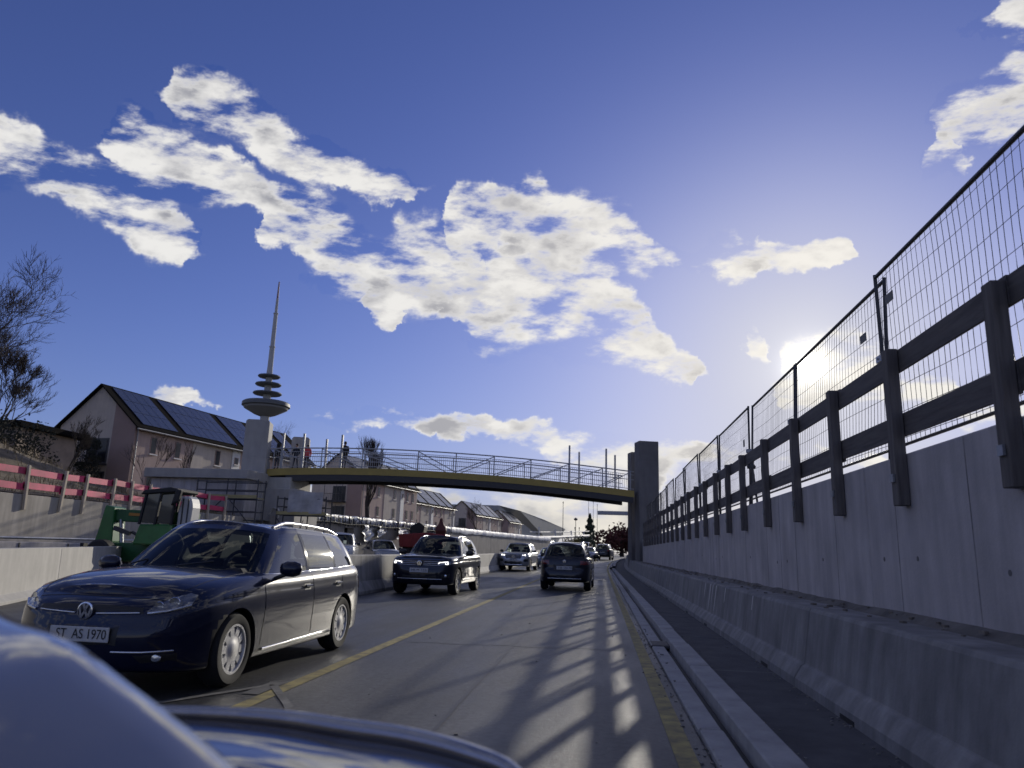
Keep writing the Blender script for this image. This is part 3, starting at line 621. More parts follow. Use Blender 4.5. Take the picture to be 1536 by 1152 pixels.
# tufts of dry grass on the mound
m = MB(); rnd = random.Random(8)
for k in range(5200):
    x = -21.0 - rnd.random() ** 1.2 * 15; y = rnd.uniform(19, 42); z = mound_z(x, y); a = rnd.uniform(0, 6.28); l = rnd.uniform(.18, .5); w = rnd.uniform(.008, .02); dx, dy = math.cos(a), math.sin(a); ln = rnd.uniform(.05, .3)
    m.add([(x - dy * w, y + dx * w, z - .03), (x + dy * w, y - dx * w, z - .03), (x + dx * ln, y + dy * ln, z + l)], [(0, 1, 2)])
tag(m.build('dry_grass', mat('dry_grass', (.24, .19, .11), .9, var=.35, vscale=1.5), fix=False), 'dry brown grass covering the bank behind the left wall', 'grass', kind='stuff')
# left retaining wall
t = thing('retaining_wall', 'pale concrete retaining wall below the pink guardrail on the left', 'wall', (-20.95, 20, 0))
for a, c in ((8, 15.3), (15.3, 22.6), (22.6, 29.9), (29.9, 37.2), (37.2, 43.2)):
    MB().box(-21.3, -20.8, a + .012, c - .012, -.05, 2.7).build('wall_panel', M_PALE_WALL, t, bevel=.015)
MB().box(-20.8, -20.3, 10, 42, -.05, 1.02).build('plinth', M_CONC, t, bevel=.02)
for y in np.arange(24.2, 40, 2.45): MB().box(-20.30, -20.27, y, y + .05, .0, .99).build('joint', M_STEELD, t)
# pink guardrail
t = thing('pink_guardrail', 'guardrail of pink painted boards on pale timber posts above the left wall', 'guardrail', (-20.75, 24, 2))
rnd = random.Random(2); PYL = [17.6, 20.0, 22.3, 24.62, 26.5, 27.75, 29.5, 30.75, 32.1, 33.8, 35.6, 37.4, 39.2]
for y in PYL:
    l = rnd.uniform(-.06, .06); m = MB(); m.obox((-20.73, y, 2.95), (.05, 0, 0), (0, .055, 0), (0, l, .80)); m.build('post', M_WOODL, t, bevel=.008)
for z in (3.55, 2.98):
    for a, c in zip(PYL[:-1], PYL[1:]):
        m = MB(); m.beam((-20.80, a - .12, z + rnd.uniform(-.05, .05)), (-20.80, c + .12, z + rnd.uniform(-.05, .05)), .03, .24); m.build('rail_board', M_PINK, t, bevel=.004)

# ------------------------------------------------------------------ pale flared barrier on the left, centre barriers
def jersey(name, label, cat, a, c, h, material, group=None, base=.30, top=.11):
    a, c = Vector(a), Vector(c); d = (c - a); ln = d.length; d.normalize(); nrm = Vector((-d.y, d.x, 0))
    t = thing(name, label, cat, tuple((a + c) / 2), 0, group); m = MB()
    poly = [(-base, 0), (-base, .09), (-top - .06, .33), (-top, h - .03), (-top + .03, h), (top - .03, h), (top, h - .03), (top + .06, .33), (base, .09), (base, 0)]
    m.prism(poly, lambda p, s: a + d * s + nrm * p[0] + Vector((0, 0, p[1])), .015, ln - .015); m.build('barrier_body', material, t, bevel=.008)
    return t
def wallblock(name, label, cat, a, c, h, material, group=None, w=.14):
    a, c = Vector(a), Vector(c); d = (c - a).normalized(); ln = (c - a).length; nrm = Vector((-d.y, d.x, 0))
    t = thing(name, label, cat, tuple((a + c) / 2), 0, group); m = MB()
    poly = [(-w - .16, 0), (-w - .16, .06), (-w, .16), (-w + .02, h), (w - .02, h), (w, .16), (w + .16, .06), (w + .16, 0)]
    m.prism(poly, lambda p, s: a + d * s + nrm * p[0] + Vector((0, 0, p[1])), .01, ln - .01); m.build('barrier_body', material, t, bevel=.006); return t
dv = Vector((-.40, .92, 0)).normalized(); P0 = Vector((-10.05, 10.4, 0))
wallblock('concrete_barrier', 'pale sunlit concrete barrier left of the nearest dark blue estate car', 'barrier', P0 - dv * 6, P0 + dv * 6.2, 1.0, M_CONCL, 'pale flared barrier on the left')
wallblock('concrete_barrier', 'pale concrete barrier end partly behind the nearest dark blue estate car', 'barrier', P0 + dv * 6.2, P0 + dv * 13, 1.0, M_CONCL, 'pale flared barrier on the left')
for i, (y0, y1) in enumerate(((17.5, 21.4), (21.4, 25.3), (25.3, 29.2), (29.2, 33.1), (33.1, 37.0), (37, 43), (43, 49), (49, 55), (55, 63), (63, 71), (71, 80))):
    lb = {0: 'shaded grey centre barrier element just behind the nearest estate car', 1: 'grey centre barrier element behind the near dark SUV windscreen side', 2: 'sunlit centre barrier element left of the near dark SUV'}.get(i, f'{ORDW[i]} centre barrier element from the camera, left of the oncoming lane')
    jersey('concrete_barrier', lb, 'barrier', (-6.45, y0, gz(y0)), (-6.45 + .0, y1, gz(y1)), 1.02, M_CONCL if i != 0 else M_CONC2, 'centre barriers')  # first element takes the darker concrete: the shadow on it is put into its colour

# ------------------------------------------------------------------ long pale wall with white sheeting and starter bars
WW = [(-20.5, 45.5), (-19.9, 50), (-19.1, 55), (-16.5, 70), (-12.3, 95), (-7.4, 120)]
wxf = hermite([p[1] for p in WW], [p[0] for p in WW])
t = thing('site_wall', 'long pale concrete wall topped with white sheeting beside the work site', 'wall', (-19.1, 55, 0))
ys = [45.5, 50, 54.6, 56.0, 61, 66, 71, 77, 83, 90, 97, 105, 113, 120]
for a, c in zip(ys[:-1], ys[1:]):
    z0 = -.05
    if a == 54.6: z0 = 2.55   # dark doorway below
    m = MB(); vs = []
    for yy in (a + .02, c - .02): vs += [(wxf(yy), yy, z0), (wxf(yy) - .5, yy, z0), (wxf(yy) - .5, yy, 2.95), (wxf(yy), yy, 2.95)]
    m.add(vs, [(0, 1, 2, 3), (4, 7, 6, 5), (0, 4, 5, 1), (1, 5, 6, 2), (2, 6, 7, 3), (3, 7, 4, 0)]); m.build('wall_panel', M_PALE_WALL, t)
M_SHEET = mat('white_sheeting', (.78, .78, .77), .45, var=.12, vscale=3, bump=.8, bscale=4)
m = MB(); rnd = random.Random(4); yy = np.linspace(45.4, 118, 230); vs = []
for y in yy:
    w = rnd.uniform(-.04, .04); vs += [(wxf(y) + .10 + w, y, 2.90 + rnd.uniform(-.10, .06)), (wxf(y) + .16 + w, y, 3.12), (wxf(y) + .06 + w, y, 3.40 + rnd.uniform(-.03, .04)), (wxf(y) - .3, y, 3.46 + rnd.uniform(-.03, .05)), (wxf(y) - .55, y, 3.0)]
m.add(vs, [(5*i + j, 5*i + j + 1, 5*i + j + 6, 5*i + j + 5) for i in range(len(yy) - 1) for j in range(4)])
m.build('white_sheet', M_SHEET, t, smooth=40)
m = MB()
for k in range(150):
    y = 45.6 + 40 * (k / 190) ** 1.1 + rnd.uniform(-.06, .06); m.tube((wxf(y) + .19, y, 2.82 + rnd.uniform(-.25, .1)), (wxf(y) + .17 + rnd.uniform(-.05, .05), y + rnd.uniform(-.06, .06), 3.34 + rnd.uniform(-.2, .14)), rnd.choice((.022, .03, .045)), 4)
o = m.build('starter_bars', M_STEELD, t); o['kind'] = 'stuff'
m = MB(); m.path([(wxf(y) + .24, y, 2.84 + .05 * math.sin(y)) for y in np.linspace(46, 74, 30)], .05, 6); m.build('hose', M_BLACK, t, smooth=60)
# white sheet bundles hanging over the wall
for i, (y, w, h) in enumerate(((58.2, 1.4, 1.0), (60.5, 1.2, .7), (64.5, 1.6, .8))):
    t2 = thing('plastic_sheet', ['crumpled white sheet draped over the site wall by the doorway', 'small crumpled white sheet between two others on the site wall', 'crumpled white sheet on the site wall nearest the red machine'][i], 'sheet', (wxf(y), y, 2.4), 0, 'sheets on the site wall')
    rr = random.Random(i); m = MB(); m.grid(lambda u, v: (wxf(y) + .22 + .16 * math.sin(7 * u + 3 * v + i) * math.sin(9 * v) + rr.uniform(-.03, .03), y - w + 2 * w * u, 2.85 - h * v * (1 + .25 * math.sin(5 * u + i))), 16, 8); m.build('sheet', M_SHEET, t2, smooth=30, fix=False)

# ------------------------------------------------------------------ abutment and scaffold by the left pylon
t = thing('abutment', 'grey concrete abutment block with overhanging cap left of the pylon', 'abutment', (-25, 43.5, 0))
MB().box(-28.0, -21.7, 43.3, 46.5, -.05, 5.05).build('block', M_CONC, t, bevel=.02)
MB().box(-28.3, -21.5, 42.9, 46.9, 5.05, 5.62).build('cap', M_PYL, t, bevel=.02)
for x in np.arange(-27.4, -21.8, .8): MB().box(x, x + .05, 43.27, 43.32, 2.5, 5.0).build('formwork_seam', M_CONC, t)
t = thing('abutment', 'lower pale concrete bearing block under the left end of the bridge', 'abutment', (-20.7, 46.5, 0))
MB().box(-21.65, -19.4, 45.6, 49.5, -.05, 4.7).build('block', M_PYL, t, bevel=.02)
MB().box(-21.6, -20.0, 45.9, 49.3, 4.7, 5.45).build('bearing_shelf', M_CONCL, t, bevel=.02)
M_PLANK = mat('scaffold_board', (.42, .36, .17), .75, var=.3, vscale=2, stretch=(.6, 4, 4))
def scaffold(label, xs, y0, y1, lifts, braces):
    t = thing('scaffold', label, 'scaffold', (xs[0], y0, 0), 0, 'scaffolds round the left pylon')
    top = lifts[-1] + 1.15
    for x in xs:
        for y in (y0, y1): MB().tube((x, y, -.05), (x, y, top), .042, 6).build('standard', M_STEELD, t, smooth=60)
        for z in lifts: MB().tube((x, y0, z), (x, y1, z), .026, 5).build('transom', M_ZINC, t)
    for z in lifts:
        for y in (y0, y1):
            for dz in (0, .5, 1.0): MB().tube((xs[0], y, z + dz), (xs[-1], y, z + dz), .034, 5).build('ledger', M_STEELD, t)
        for k in range(3):
            w = (y1 - y0) / 3; MB().box(xs[0], xs[-1], y0 + k * w + .02, y0 + (k + 1) * w - .02, z + .03, z + .08).build('plank', M_PLANK, t)
        MB().box(xs[0], xs[-1], y0 - .045, y0 - .02, z + .03, z + .22).build('toe_board', M_PLANK, t)
    for (i, z, s) in braces: MB().tube((xs[i if s > 0 else i + 1], y0 - .04, z), (xs[i + 1 if s > 0 else i], y0 - .04, z + 1.9), .03, 5).build('brace', M_STEELD, t)
    return t
scaffold('steel scaffold with yellowish boards in front of the left pylon', [-23.9, -22.0, -20.1], 41.6, 42.6, [2.0, 3.75], [(0, .1, 1), (1, .1, -1), (0, 2.0, 1), (1, 2.0, -1)])
scaffold('lower steel scaffold bay under the bridge end right of the left pylon', [-19.7, -18.1, -16.6], 43.6, 44.6, [2.95], [(0, .9, -1), (1, .9, 1)])
t = thing('plastic_sheet', 'grey and white sheeting hung on the scaffold under the bridge end', 'sheet', (-18.5, 43.5, 3))
m = MB(); m.grid(lambda u, v: (-19.0 + 2.2 * u, 43.52 + .06 * math.sin(9 * u) * math.sin(5 * v), 4.4 - 1.3 * v + .05 * math.sin(6 * u)), 14, 6); m.build('sheet', mat('grey_sheet', (.42, .41, .40), .5, var=.2, vscale=2), t, smooth=40, fix=False)

# ------------------------------------------------------------------ row of gabled houses
M_PKW = mat('pinkish_render', (.50, .38, .33), .9, var=.07, vscale=.8, streak=.08)
M_CRW = mat('cream_render', (.60, .53, .45), .9, var=.07, vscale=.8, streak=.1)
M_DKW = mat('brown_render', (.34, .25, .22), .9, var=.07, vscale=.8)
M_ROOF = mat('dark_roof_tile', (.012, .011, .011), .95, spec=.03, var=.25, vscale=2, bump=.5, bscale=10)
M_SOLAR = mat('solar_glass', (.055, .06, .075), .18, spec=.8, var=.2, vscale=3)
M_GLASSW = mat('window_glass', (.018, .02, .026), .12, spec=.3)
M_WHITE = mat('white_paint', (.72, .71, .68), .6)
M_PIPE = mat('zinc_pipe', (.35, .35, .35), .5, metal=.5)
PANEL = MB().box(0, 1.0, 0, 1.65, 0, .04).mesh('solar_panel', M_SOLAR, bevel=.01)
def house(label, x, y, ln, rot, w=8.0, eave=7.2, rise=3.4, base=3.3, wins=1, seed=0, gap_cols=()):
    t = thing('house', label, 'house', (x, y, base), rad(-rot), 'row of gabled houses on the left'); rnd = random.Random(seed)
    B = lambda m, n, mt, p=None, **k: m.build(n, mt, p or t, world=False, **k)
    e, r = eave, eave + rise
    # gable wall: cream on the left, brown projecting section on the right
    m = MB(); m.prism([(-w, -.6), (-2.35, -.6), (-2.35, e + rise * 2.35 / (w / 2)), (-w / 2, r), (-w, e)], lambda p, q: (p[0], q, p[1]), 0, .3); B(m, 'gable_wall', M_CRW)
    m = MB(); m.prism([(-2.35, -.6), (0, -.6), (0, e), (-2.35, e + rise * 2.35 / (w / 2))], lambda p, q: (p[0], q, p[1]), -.06, .3); B(m, 'gable_wall', M_DKW)
    m = MB(); m.prism([(-w, -.6), (0, -.6), (0, e), (-w / 2, r), (-w, e)], lambda p, q: (p[0], q, p[1]), ln - .3, ln); B(m, 'gable_wall', M_CRW)
    MB; B(MB().box(-w, -w + .3, .31, ln - .31, -.6, e), 'side_wall', M_CRW)
    # street side wall in coloured bays
    bays = []; y0 = .3; k = 0
    while y0 < ln - .4:
        L = (6.6, 1.5, 4.2, 1.2, 6.6, 1.5, 4.2, 1.2)[k % 8]; L = min(L, ln - .3 - y0)
        B(MB().box(-.3, (0, .05, -.04, .07)[k % 4], y0 + .003, y0 + L - .003, -.6, e), 'side_wall', (M_PKW, M_CRW, M_CRW, M_WHITE)[k % 4]); bays.append((y0, L, k % 4)); y0 += L; k += 1
    # windows
    for (y0, L, kind) in bays:
        ws = {0: (.28, .72), 1: (), 2: (.5,), 3: (.5,)}[kind]
        for fr in ws:
            for z in ((5.0, 2.2) if kind != 3 else (5.4,)):
                yc = y0 + L * fr; hw, hh = (.36, .72) if kind != 3 else (.3, .35); off = (0, .05, -.04, .07)[kind]
                f = B(MB().box(off + .002, off + .05, yc - hw, yc + hw, z, z + 2 * hh), 'window', M_WHITE if wins > 1 else M_DKW)
                B(MB().box(off + .02, off + .056, yc - hw + .07, yc + hw - .07, z + .07, z + 2 * hh - .07), 'pane', M_GLASSW, f)
                B(MB().box(off + .003, off + .16, yc - hw - .1, yc + hw + .1, z - .09, z - .003), 'sill', M_WHITE, f)
    # gable windows and dark steel balconies
    for z in (1.2, 4.0):
        f = B(MB().box(-4.6, -2.55, -.03, .02, z, z + 2.1), 'balcony_door', M_STEELD); B(MB().box(-4.45, -3.65, -.05, -.02, z + .1, z + 2.0), 'pane', M_GLASSW, f); B(MB().box(-3.5, -2.7, -.05, -.02, z + .1, z + 2.0), 'pane', M_GLASSW, f)
        bb = B(MB().box(-5.2, -2.4, -1.3, -.07, z - .2, z - .05), 'balcony', M_STEELD)
        m = MB(); m.tube((-5.2, -1.28, z + .95), (-2.4, -1.28, z + .95), .03, 5)
        for q in np.linspace(-5.2, -2.4, 12): m.tube((q, -1.28, z - .1), (q, -1.28, z + .95), .015, 4)
        for q in (-5.2, -3.3, -2.4): m.tube((q, -1.28, z - .1), (q, -1.28, z + 2.2), .04, 5)
        B(m, 'railing', M_STEELD, bb)
    # roof
    ov = .45; sl = rise / (w / 2)
    for s in (1, -1):
        m = MB(); xo = (ov if s > 0 else -w - ov); 
        vs = []
        for yy in (-.35, ln + .35):
            for (xx, zz) in ((-w / 2, r + .16), (xo, e - ov * sl + .16), (xo, e - ov * sl + .02), (-w / 2, r + .02)): vs.append((xx, yy, zz))
        m.add(vs, [(0, 1, 2, 3), (4, 7, 6, 5), (0, 4, 5, 1), (1, 5, 6, 2), (2, 6, 7, 3), (3, 7, 4, 0)]); rf = B(m, 'roof', M_ROOF)
        if s > 0: roof = rf
    B(MB().tube((ov + .05, -.3, e - ov * sl - .02), (ov + .05, ln + .3, e - ov * sl - .02), .07, 8), 'gutter', M_PIPE, roof)
    B(MB().tube((.09, .2, -.5), (.09, .2, e - .2), .05, 6), 'downpipe', M_PIPE)
    # solar panels
    slope = math.atan(sl); L = math.hypot(w / 2 + ov, rise + ov * sl)
    ncol = int((ln - 1.2) / 1.04); nrow = int((L - .5) / 1.7)
    for c in range(ncol):
        if c in gap_cols: continue
        for k in range(nrow):
            o = link('solar_panel', PANEL, roof); d = .35 + k * 1.7
            # panel local x runs along the eaves, local y down the slope
            o.matrix_local = Matrix.Translation((-w / 2 + math.cos(slope) * d, .6 + c * 1.04, r + .20 - math.sin(slope) * d)) @ Matrix(((0, math.cos(slope), math.sin(slope), 0), (1, 0, 0, 0), (0, -math.sin(slope), math.cos(slope), 0), (0, 0, 0, 1)))
    return t
house('nearest gabled house with solar panels on the left, beside the mound', -38.2, 56.0, 27, 9.7, seed=1, gap_cols=(4, 12, 17, 21))
house('second gabled house seen under the left part of the footbridge', -33.0, 100., 19, 9.7, seed=2, gap_cols=(5, 6, 13, 18))
house('third gabled house from the left, behind the site wall', -38.6, 146., 27, 9.7, seed=3, gap_cols=(4, 9, 15, 20))
house('fourth gabled house, small in the distance left of the grey hall', -33.5, 198., 24, 9.7, seed=4, gap_cols=(5, 11, 17))
house('fifth and farthest gabled house, right against the grey hall', -29.5, 240., 16, 9.7, seed=5, gap_cols=(4, 9))
# flat dark garage by the mound
t = thing('garage', 'low dark flat-roofed shed at the far left edge behind the mound', 'shed', (-44, 47, 5))
MB().box(-56, -40.2, 46, 52, 2.6, 8.6).build('wall', mat('shed_wood', (.30, .24, .19), .9, var=.2, vscale=1), t)
MB().box(-56.4, -39.6, 45.5, 52.5, 8.6, 9.0).build('roof', M_ROOF, t, bevel=.02)
# grey hall
t = thing('hall', 'large grey hall with a sharply cantilevered end beyond the last house', 'hall', (-20, 262, 3.3))
M_HALL = mat('grey_cladding', (.36, .37, .36), .6, var=.06, vscale=.4)
m = MB(); m.prism([(250, 3.3), (335, 3.3), (335, 9.5), (352, 13.8), (318, 14.6), (250, 17.0)], lambda p, q: (q, p[0], p[1]), -30., -23.); 
m = MB(); prof = [(-33.5, 245, 15.9), (-23.2, 300, 12.5), (-14.2, 352, 10.6)]
m.add([(-33.5, 245, 3), (-33.5, 245, 15.8), (-28, 260, 15.0), (-22, 292, 13.5), (-15.2, 330, 11.2), (-17.5, 322, 6.2), (-19, 315, 3), (-60, 245, 3), (-60, 245, 15.8), (-55, 260, 15.0), (-49, 292, 13.5), (-42, 330, 11.2), (-42, 322, 6.2), (-42, 315, 3)],
      [(0, 1, 2, 3, 4, 5, 6), (7, 13, 12, 11, 10, 9, 8), (0, 7, 8, 1), (1, 8, 9, 2), (2, 9, 10, 3), (3, 10, 11, 4), (4, 11, 12, 5), (5, 12, 13, 6), (6, 13, 7, 0)])
m.build('shell', M_HALL, t)
for k in range(5):
    y = 248.5 + k * 1.6; x = -33.5 + 5.5 * (y - 245) / 15; MB().box(x + .05, x + .45, y, y + .8, 7.5, 12.2).build('window', M_GLASSW, t)
t = thing('footbridge', 'far white ramp bridge near the vanishing point', 'footbridge', (-10, 170, 4))
for z, r in ((3.9, .35), (5.0, .12)): MB().path([(-14, 150, z), (-9, 168, z + .6), (-2.8, 190, z + 1.6)], r, 6).build('rail' if r < .2 else 'ramp', M_WHITE, t)
for y, x in ((155, -12.6), (165, -9.8), (176, -6.7), (186, -4)): MB().tube((x, y, 0), (x, y, 6.2), .14, 6).build('pier', M_WHITE, t)
# ------------------------------------------------------------------ television tower
t = thing('television_tower', 'tall grey television tower with stacked round platforms and a needle mast', 'tower', (-319, 660, 0))
M_TOW = mat('tower_concrete', (.38, .39, .40), .8, var=.06, vscale=.05); M_TOWD = mat('tower_dark', (.10, .11, .12), .6)
c = (-319.5, 660, 0)
MB().lathe([(7.5, 0), (5.2, 60), (4.2, 122), (3.0, 160), (2.6, 168), (2.4, 188)], c, 'z', 20).build('shaft', M_TOW, t, smooth=40)
MB().lathe([(4.2, 119), (10, 121), (20, 126.5), (20.8, 128)], c, 'z', 36).build('pod', mat('tower_pod', (.22, .225, .23), .8), t, smooth=30)
MB().lathe([(20.8, 128.1), (22.4, 129), (22.2, 132), (20.5, 133.3), (5, 134.2)], c, 'z', 36).build('pod_rim', M_TOWD, t, smooth=30)
for z, r in ((141.5, 13.6), (150.5, 12.3), (158.5, 10.6)): MB().lathe([(4, z - .9), (r - 1, z - .9), (r, z), (r - .6, z + 1.1), (4, z + 1.7)], c, 'z', 32).build('platform', M_TOWD, t, smooth=30)
MB().lathe([(2.9, 188), (2.9, 189), (2.1, 189.2), (1.9, 222), (2.4, 222.2), (2.4, 223.2), (1.4, 223.4), (1.2, 238)], c, 'z', 12).build('antenna', M_TOW, t, smooth=40)
MB().lathe([(1.2, 238), (1.0, 238.2), (.6, 256)], c, 'z', 10).build('antenna_tip', mat('red_antenna', (.22, .14, .14), .6), t, smooth=40)

# ------------------------------------------------------------------ trees
M_BARK = mat('bark', (.055, .043, .034), .9, var=.3, vscale=4, bump=.6, bscale=20)
M_TWIG = mat('twigs', (.05, .038, .03), .9)
def bare_tree(label, base, h, r0, seed, levels=6, spread=.62, first=.28, lean=(0, 0), nb=(3, 4), up=.25, name='bare_tree', group=None, tw=.009):
    t = thing(name, label, 'tree', base, 0, group); rnd = random.Random(seed); tr, cr = MB(), MB()
    def seg(mb, p, d, ln, r, ra, n, sides):
        pts = [p]; rs = [r]; dd = d.copy()
        for k in range(1, n + 1):
            dd = (dd + Vector((rnd.gauss(0, .09), rnd.gauss(0, .09), rnd.gauss(.02, .06)))).normalized(); pts.append(pts[-1] + dd * ln / n); rs.append(r + (ra - r) * k / n)
        mb.path(pts, rs, sides); return pts, rs, dd
    def grow(p, d, ln, r, lev):
        mb = tr if lev <= 1 else cr
        pts, rs, dd = seg(mb, p, d, ln, r, r * (.62 if lev < levels else .3), 4 if lev < 3 else 3, 7 if lev < 2 else 4 if lev < 4 else 3)
        if lev >= levels: return
        k = rnd.randint(*nb) + (1 if lev >= 2 else 0)
        for j in range(k):
            f = 1.0 if j == 0 else rnd.uniform(.35 if lev > 0 else .55, 1.0); i = min(int(f * (len(pts) - 1)), len(pts) - 2); q = pts[i].lerp(pts[i + 1], f * (len(pts) - 1) - i)
            a = rnd.uniform(0, 6.283); sp = spread * (rnd.uniform(.35, .6) if j == 0 else rnd.uniform(.7, 1.25))
            x = dd.orthogonal().normalized(); x.rotate(Matrix.Rotation(a, 3, dd)); nd = (dd * math.cos(sp) + x * math.sin(sp) + Vector((0, 0, up))).normalized()
            grow(q, nd, ln * rnd.uniform(.60, .80), max(rs[i] * rnd.uniform(.5, .68), tw), lev + 1)
    b0 = Vector(base); grow(b0, Vector((lean[0], lean[1], 1)).normalized(), h * first, r0, 0)
    tr.build('trunk', M_BARK, t, smooth=180, fix=False); cr.build('crown', M_TWIG, t, fix=False); return t
bare_tree('large bare spreading tree at the left edge above the mound', (-44.4, 45.0, 5.3), 24, .42, 77, 7, .68, .21, (.04, 0), (2, 3), .15, tw=.014)
bare_tree('bare tree with dense twigs just behind the large left tree', (-50.5, 52.0, 5.0), 24, .36, 78, 7, .62, .22, (.12, 0), (2, 4), .18, tw=.013)
bare_tree('smaller bare tree in front of the shed at the far left', (-36.2, 40.5, 5.0), 14, .16, 5, 7, .55, .2, (.05, 0), (2, 3), .22, tw=.011)
bare_tree('thin bare tree against the gable of the nearest house', (-37.0, 47.2, 4.0), 8.5, .13, 9, 6, .42, .24, (0, 0), (2, 3), .3)
bare_tree('slender sapling in front of the nearest house side wall', (-32.2, 49.5, 3.2), 6.5, .06, 13, 5, .4, .3, (0, 0), (2, 3), .35)
bare_tree('second slender sapling right of the first by the house wall', (-30.2, 51.0, 3.2), 6.2, .06, 14, 5, .4, .3, (.05, 0), (2, 3), .35)
bare_tree('bare tree spreading behind the left pylon', (-43, 91, 3.3), 15.5, .3, 31, 6, .62, .28, (0, 0), (2, 3), .2)
bare_tree('multi-stemmed bare tree rising behind the footbridge railing', (-24.2, 76, 3.3), 14.5, .26, 44, 6, .36, .22, (-.04, 0), (3, 4), .42)
bare_tree('bare tree between the third and fourth houses', (-31.5, 186, 3.3), 13.5, .28, 51, 6, .5, .26, (0, 0), (2, 3), .25)
bare_tree('bare tree just right of the fourth house roof', (-29.5, 222, 3.3), 14.5, .3, 52, 6, .55, .25, (0, 0), (2, 3), .2)
bare_tree('broad bare tree behind the third house', (-42, 195, 3.3), 18, .36, 53, 6, .52, .26, (0, 0), (2, 3), .22)
def leafy(name, label, base, h, w, cols, seed, n=1500, conic=False, leaf=.22):
    t = thing(name, label, 'tree' if h > 3.5 else 'bush', base); rnd = random.Random(seed); b0 = Vector(base)
    MB().tube(b0, b0 + Vector((0, 0, h * .7)), w * .06, 6, w * .02).build('trunk', M_BARK, t)
    m = MB(); lumps = [(rnd.uniform(-.5, .5) * w, rnd.uniform(-.5, .5) * w, rnd.uniform(.35, .85) * h, rnd.uniform(.18, .34) * w) for _ in range(16)]
    for k in range(n):
        if conic:
            f = rnd.random() ** .8; rr = w * .5 * (1 - f) ** .85 * (.75 + .25 * math.sin(f * 40)) * rnd.uniform(.5, 1.05); a = rnd.uniform(0, 6.28); c = Vector((rr * math.cos(a), rr * math.sin(a), h * (.06 + .94 * f)))
        else:
            L = rnd.choice(lumps); v = Vector((rnd.gauss(0, 1), rnd.gauss(0, 1), rnd.gauss(0, 1))).normalized() * L[3] * rnd.uniform(.6, 1.1); c = Vector(L[:3]) + v
        u = Vector((rnd.gauss(0, 1), rnd.gauss(0, 1), rnd.gauss(0, 1))).normalized(); q = u.orthogonal().normalized(); s = leaf * rnd.uniform(.5, 1.3)
        m.add([b0 + c - u * s, b0 + c + q * s * .6, b0 + c + u * s, b0 + c - q * s * .6], [(0, 1, 2, 3)])
    m.build('crown', cols, t, fix=False); return t
leafy('conifer', 'pointed dark green conifer above the distant traffic', (-2.9, 215, .7), 11.5, 7.5, mat('conifer_green', (.045, .06, .035), .9, var=.4, vscale=.6), 1, 2600, True, .32)
leafy('russet_tree', 'rounded dark russet tree right of the distant conifer', (4.3, 150, .7), 5.6, 7.6, mat('russet_leaves', (.10, .03, .022), .9, var=.4, vscale=.5), 2, 5200, leaf=.30)
leafy('olive_bush', 'olive yellow bush left of the distant conifer', (-6.0, 160, .7), 3.2, 3.6, mat('olive_leaves', (.13, .10, .02), .9, var=.4, vscale=.7), 3, 1300, leaf=.2)
leafy('dark_bush', 'dark evergreen bush between olive bush and conifer', (-3.6, 172, .7), 4.4, 3.2, mat('conifer_green', (.045, .06, .035)), 4, 1200, leaf=.2)
leafy('evergreen_shrub', 'dark evergreen shrub beside the shed at far left', (-33.5, 37.5, 4.2), 3.3, 4.0, mat('shrub_green', (.022, .026, .018), .9, var=.4, vscale=1), 5, 3200, leaf=.08)
leafy('evergreen_shrub', 'dark tall ivy-like shrub against the gable of the nearest house', (-40.4, 53.5, 3.4), 6.6, 1.7, mat('shrub_green', (.022, .026, .018)), 6, 3200, leaf=.07)
leafy('evergreen_shrub', 'wide dark hedge at the left edge on top of the mound', (-39.5, 38.5, 5.0), 2.9, 8.5, mat('shrub_green', (.022, .026, .018)), 7, 7000, leaf=.09)
leafy('dark_bush', 'low dark bush at the end of the right-hand wall', (9.2, 150, .7), 3.2, 5.0, mat('conifer_green', (.045, .06, .035)), 8, 1200, leaf=.2)
# distant lamp masts
for i, (x, y, h) in enumerate(((-9.4, 190, 13.5), (-5.5, 170, 8.5), (-5.1, 185, 7.0), (-4.0, 260, 19), (-2.4, 262, 18.5), (-1.0, 258, 17.5), (-6.7, 200, 7.5))):
    t = thing('lamp_mast', f'{["tall thin left", "round-headed", "short thin", "leftmost of three tall grey", "middle of three tall grey", "rightmost of three tall grey", "short leftmost"][i]} distant mast against the pale horizon cloud', 'mast', (x, y, gz(y)), 0, 'distant masts')
    MB().tube((x, y, 0), (x, y, h), .11, 6, .06).build('pole', M_STEELD, t)
    MB().lathe([(.05, h - .2), (.42, h), (.42, h + .25), (.05, h + .5)] if i == 1 else [(.12, h), (.12, h + .3), (.02, h + .4)], (x, y, 0), 'z', 8).build('lamp_head', M_STEELD, t)

# ------------------------------------------------------------------ telehandler
M_GRN = mat('machine_green', (.03, .16, .04), .4, var=.2, vscale=2, coat=.3); M_GRND = mat('machine_green_dark', (.02, .10, .03), .5, var=.2, vscale=2)
M_CABG = mat('cab_glass', (.02, .035, .045), .05, spec=.8)
t = thing('telehandler', 'green telehandler with glazed cab and white engine cover behind the barrier', 'telehandler', (-14.6, 22.8, 0))
def wheel_simple(m, c, r, w, axis='y'): m.lathe([(r * .55, -w / 2), (r * .9, -w / 2), (r, -w * .36), (r, w * .36), (r * .9, w / 2), (r * .55, w / 2)], c, axis, 24)
for x in (-15.9, -12.9):
    for y in (21.9, 23.9):
        m = MB(); wheel_simple(m, (x, y, .62), .62, .42); w = m.build('wheel', M_BLACK, t, smooth=35); MB().lathe([(.001, -.24), (.3, -.24), (.36, -.15), (.36, .15), (.3, .24), (.001, .24)], (x, y, .62), 'y', 20).build('rim', M_WHITE, w, smooth=35)
